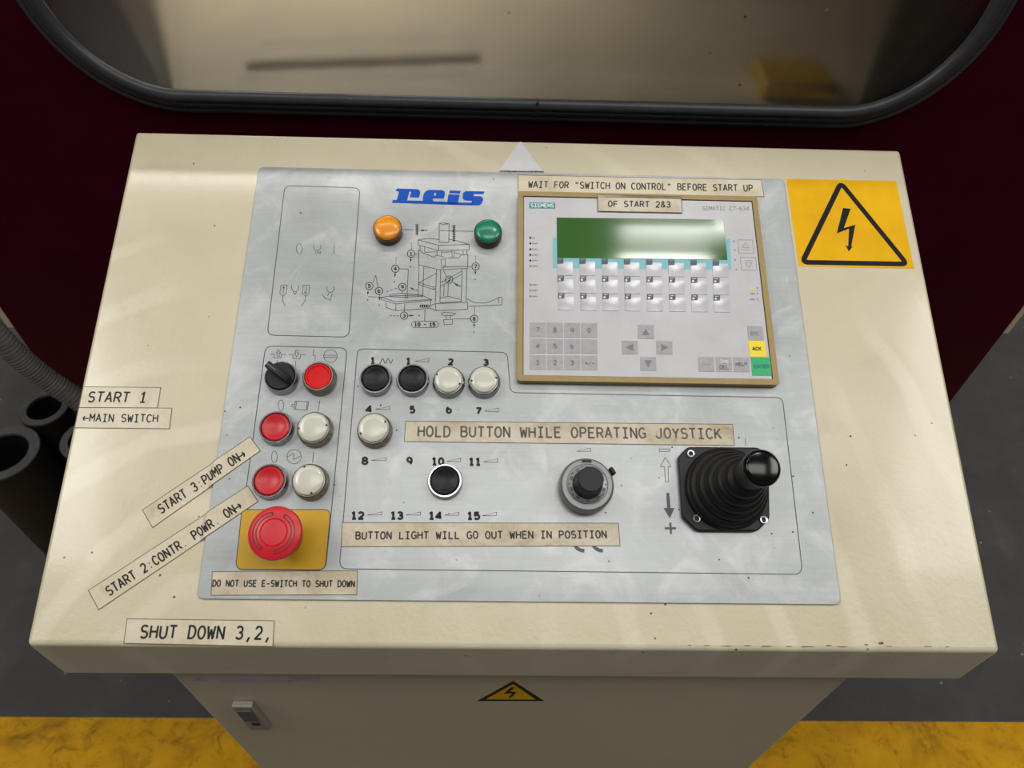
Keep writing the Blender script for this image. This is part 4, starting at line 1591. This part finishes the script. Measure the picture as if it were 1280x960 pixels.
def key(name, q, mat, h=0.0007, lab=None, crown=0.0):
    bm = B()
    n_ = 6
    gv = []
    for i in range(n_ + 1):
        row = []
        for j in range(n_ + 1):
            s, r = i / n_, j / n_
            p = q[0].lerp(q[1], s).lerp(q[3].lerp(q[2], s), r)
            row.append(bm.verts.new((p.x, p.y, HF + h + crown * (math.sin(PI * s) * math.sin(PI * r)))))
        gv.append(row)
    for i in range(n_):
        for j in range(n_):
            bm.faces.new((gv[i][j], gv[i + 1][j], gv[i + 1][j + 1], gv[i][j + 1]))
    ed = [gv[i][0] for i in range(n_ + 1)] + [gv[n_][j] for j in range(1, n_ + 1)] + [gv[i][n_] for i in range(n_ - 1, -1, -1)] + [gv[0][j] for j in range(n_ - 1, 0, -1)]
    lo = [bm.verts.new((v.co.x, v.co.y, HF - .0002)) for v in ed]
    for i in range(len(ed)):
        j = (i + 1) % len(ed)
        bm.faces.new((ed[i], ed[j], lo[j], lo[i]))
    o = link(name, bm, mat, op, angle=40)
    if lab:
        o['label'] = lab
    return o


for r in range(3):
    for k in range(8):
        x = 88 + 148 * k + 3.2 * r
        y = (338, 455, 570)[r] + 1.9 * k
        x += 0
        w = 103 + r
        o = key('function_key', [Z6(x, y + 22), Z6(x + w, y + 23), Z6(x + w + 1.5, y + 113), Z6(x + 1, y + 112)], 'fkey', 0.0005, crown=0.0005)
        bm = B()
        zt_ = HF + 0.0007
        prism(bm, [Z6(x, y), Z6(x + 41, y + .5), Z6(x + 41, y + 37), Z6(x, y + 36.5)], HF - .0001, zt_)
        tl = link('key_tile', bm, 'tile', o, smooth=False)
        bm = B()
        if r:
            poly(bm, [Z6(x + 6, y + 18), Z6(x + 19, y + 18), Z6(x + 19, y + 31), Z6(x + 6, y + 31)], zt_ + .00008)
        ribbon(bm, [Z6(x + 8, y + 8), Z6(x + 30, y + 8)], 0.0006, zt_ + .00008)
        flat('tile_mark', bm, 'tilewhite' if r else 'paleink', tl)


def keytext(o, txt, a, b, top, sw, mat='greyink', gf=.8, f=None, n_=None):
    bm = B()
    letters(bm, txt, f(*a), f(*b), f(*top), sw, gf, HF + 0.00085)
    flat('key_lettering', bm, mat, o)


rows = ['7890', '456 ', '123+']
for r in range(3):
    for k in range(4):
        x = (152, 299, 446, 592)[k] + (0, 1, 2)[r]
        y = (367, 506, 646)[r] + 1.5 * k
        o = key('number_key', [ZA(x, y), ZA(x + 136, y + 1), ZA(x + 137, y + 123), ZA(x + 1, y + 122)], 'key', 0.0004)
        ch_ = rows[r][k]
        if ch_ == '+':
            keytext(o, '+/-', (x + 32, y + 78), (x + 112, y + 79), (x + 32, y + 50), 0.0005, f=ZA)
        elif ch_ != ' ':
            keytext(o, ch_, (x + 54, y + 80), (x + 82, y + 80), (x + 54, y + 45), 0.0007, f=ZA, gf=1)
ar = {'up': (520, 683, 586, 741, [(0.5, .28), (.74, .75), (.26, .75)]), 'left': (454, 749, 520, 805, [(.24, .5), (.72, .22), (.72, .78)]),
      'right': (597, 750, 663, 805, [(.76, .5), (.3, .22), (.3, .78)]), 'down': (530, 816, 596, 873, [(.5, .78), (.26, .25), (.74, .25)])}
for kx, (x0, y0, x1, y1, tr_) in ar.items():
    o = key('arrow_key', [Z4(x0, y0), Z4(x1, y0 + 1), Z4(x1 + 1, y1), Z4(x0 + 1, y1 - 1)], 'key', 0.0004, 'grey key with %s arrow' % kx)
    bm = B()
    poly(bm, [Z4(x0 + (x1 - x0) * a, y0 + (y1 - y0) * b) for a, b in tr_], HF + .00055)
    flat('arrow_mark', bm, 'greyink', o)


def ekey(q, mat, lab, txts):
    o = key('command_key', [ZB_(*p) for p in q], mat, 0.0004, lab)
    for txt, a, b, top, sw, m_ in txts:
        keytext(o, txt, a, b, top, sw, m_, f=ZB_)
    return o


ekey([(848, 396), (978, 398), (993, 520), (862, 518)], 'key', 'grey ESC key', [('ESC', (882, 474), (955, 475), (880, 446), 0.0006, 'paleink')])
ekey([(856, 521), (997, 522), (1014, 660), (872, 659)], 'keyyellow', 'yellow ACK key', [('ACK', (894, 604), (970, 605), (891, 578), 0.0006, 'ink')])
ekey([(878, 665), (1044, 667), (1060, 822), (893, 820)], 'keygreen', 'green ENTER key', [('ENTER', (908, 755), (1038, 756), (905, 728), 0.0006, 'teal')])
o = ekey([(428, 661), (562, 662), (570, 787), (436, 786)], 'key', 'grey worn key', [])
bm = B()
ribbon(bm, [ZB_(470, 722), ZB_(540, 723)], 0.0012, HF + .0006)
flat('worn_print', bm, 'paleink', o)
ekey([(578, 662), (712, 663), (720, 788), (586, 787)], 'key', 'grey INS DEL key', [('INS', (614, 715), (684, 716), (612, 690), 0.0006, 'tilewhite'), ('DEL', (614, 765), (690, 766), (612, 735), 0.0006, 'greyink')])
ekey([(728, 664), (862, 665), (870, 790), (736, 789)], 'key', 'grey HELP key', [('HELP', (752, 736), (848, 737), (750, 710), 0.0006, 'greyink')])
# scroll keys in outline
for x0, y0, x1, y1, up_ in ((934, 331, 995, 387, 1), (945, 403, 1008, 458, 0)):
    bm = B()
    qd = [Z4(x0, y0), Z4(x1, y0 + 1), Z4(x1 + 5, y1), Z4(x0 + 5, y1 - 1)]
    ribbon(bm, qd, 0.0006, zf, closed=True)
    g2 = lambda s, r: qd[0].lerp(qd[1], s).lerp(qd[3].lerp(qd[2], s), r)
    if up_:
        ribbon(bm, [g2(.5, .2), g2(.72, .58), g2(.28, .58)], 0.0006, zf, closed=True)
        ribbon(bm, [g2(.25, .74), g2(.75, .74)], 0.0006, zf)
    else:
        ribbon(bm, [g2(.5, .8), g2(.28, .42), g2(.72, .42)], 0.0006, zf, closed=True)
        ribbon(bm, [g2(.25, .26), g2(.75, .26)], 0.0006, zf)
    flat('scroll_key', bm, 'paleink', face)
# status marks
for y in (323, 346.5, 370, 393.5, 417, 440, 517, 541, 565):
    bm = B()
    poly(bm, [Z4(72, y - 4), Z4(80, y - 4), Z4(80, y + 4), Z4(72, y + 4)], zf)
    flat('status_light', bm, 'ink' if y < 430 else 'greyink', face)
    bg = B()
    for x in range(0, 12 if y == 323 else 24, 6):
        poly(bg, [Z4(84 + x, y - 2.5), Z4(88 + x, y - 2.5), Z4(88 + x, y + 3), Z4(84 + x, y + 3)], zf)
    flat('status_lettering', bg, 'greyink', face)
for x, y, n_ in ((1012, 531, 1), (985, 554, 5), (984, 578, 5), (916, 337, 1), (920, 373, 1), (922, 414, 1), (925, 455, 1)):
    bg = B()
    for k in range(n_):
        if k != 3:
            poly(bg, [Z4(x + 7 * k, y - 3), Z4(x + 5 + 7 * k, y - 3), Z4(x + 5 + 7 * k, y + 3), Z4(x + 7 * k, y + 3)], zf)
    flat('status_lettering', bg, 'greyink', face)
bm = B()
poly(bm, [Z4(991, 523), Z4(1000, 538), Z4(984, 538)], zf)
flat('yellow_mark', bm, 'keyyellow', face)
bm = B()
prism(bm, [Z4(71, 177), Z4(178, 178), Z4(180, 202), Z4(71, 201)], HF - .0001, HF + 0.0002)
bd = link('maker_badge', bm, 'teal', op, smooth=False)
bm = B()
letters(bm, 'SIEMENS', Z4(78, 196), Z4(173, 196.6), Z4(78, 182), 0.0008, .8, HF + .0003)
flat('badge_lettering', bm, 'tilewhite', bd)
bm = B()
letters(bm, 'SIMATIC C7-634', Z4(788, 208.5), Z4(981, 210), Z4(787.5, 193), 0.0005, .8, zf)
flat('model_lettering', bm, 'greyink', face)

# ================================================================== PIPES AND HOSE AT LEFT
ZP_ = 0.45
for px, py, rw, lab in ((3, 566, 0.060, 'thick-walled black pipe standing at far left, nearest the camera'),
                        (55, 509, 0.043, 'thick-walled black pipe standing under the grey hose'),
                        (109, 548, 0.046, 'thick-walled black pipe half hidden behind the console edge')):
    c = onZ(px, py, ZP_)
    t = thing('steel_pipe', lab, 'pipe', Matrix.Translation((c.x, c.y, 0)), 'upright steel pipes')
    bm = B()
    lathe(bm, [(rw, 0.0), (rw, ZP_ - 0.002), (rw - 0.002, ZP_ - 0.0005), (rw - 0.002, ZP_ - 0.004), (rw * .7, ZP_ - .004), (rw * .7, 0.0)], 48)
    link('pipe_wall', bm, 'pipe', t)
    bm = B()
    lathe(bm, [(rw - 0.001, ZP_ - 0.003), (rw - 0.001, ZP_), (rw * .7, ZP_), (rw * .68, ZP_ - .004)], 48)
    link('cut_rim', bm, 'steel', t)
bm = B()
cp_ = [onY(x, y, 0.16) for x, y in ((-60, 354), (-20, 401), (15, 438), (45, 464), (78, 487), (120, 512), (170, 534))]
pts, rad = [], []
for i in range(len(cp_) - 1):
    p0 = cp_[max(i - 1, 0)]
    p1, p2 = cp_[i], cp_[i + 1]
    p3 = cp_[min(i + 2, len(cp_) - 1)]
    for k in range(24):
        s = k / 24
        pts.append(0.5 * ((2 * p1) + (p2 - p0) * s + (2 * p0 - 5 * p1 + 4 * p2 - p3) * s * s + (3 * p1 - p0 - 3 * p2 + p3) * s ** 3))
for i in range(len(pts)):
    rad.append(0.0138 + 0.00045 * math.sin(i * PI * 0.75))
tube(bm, pts, rad, 20)
tag(link('corrugated_hose', bm, 'hose'), 'grey corrugated hose running down beside the maroon machine at left', 'hose')
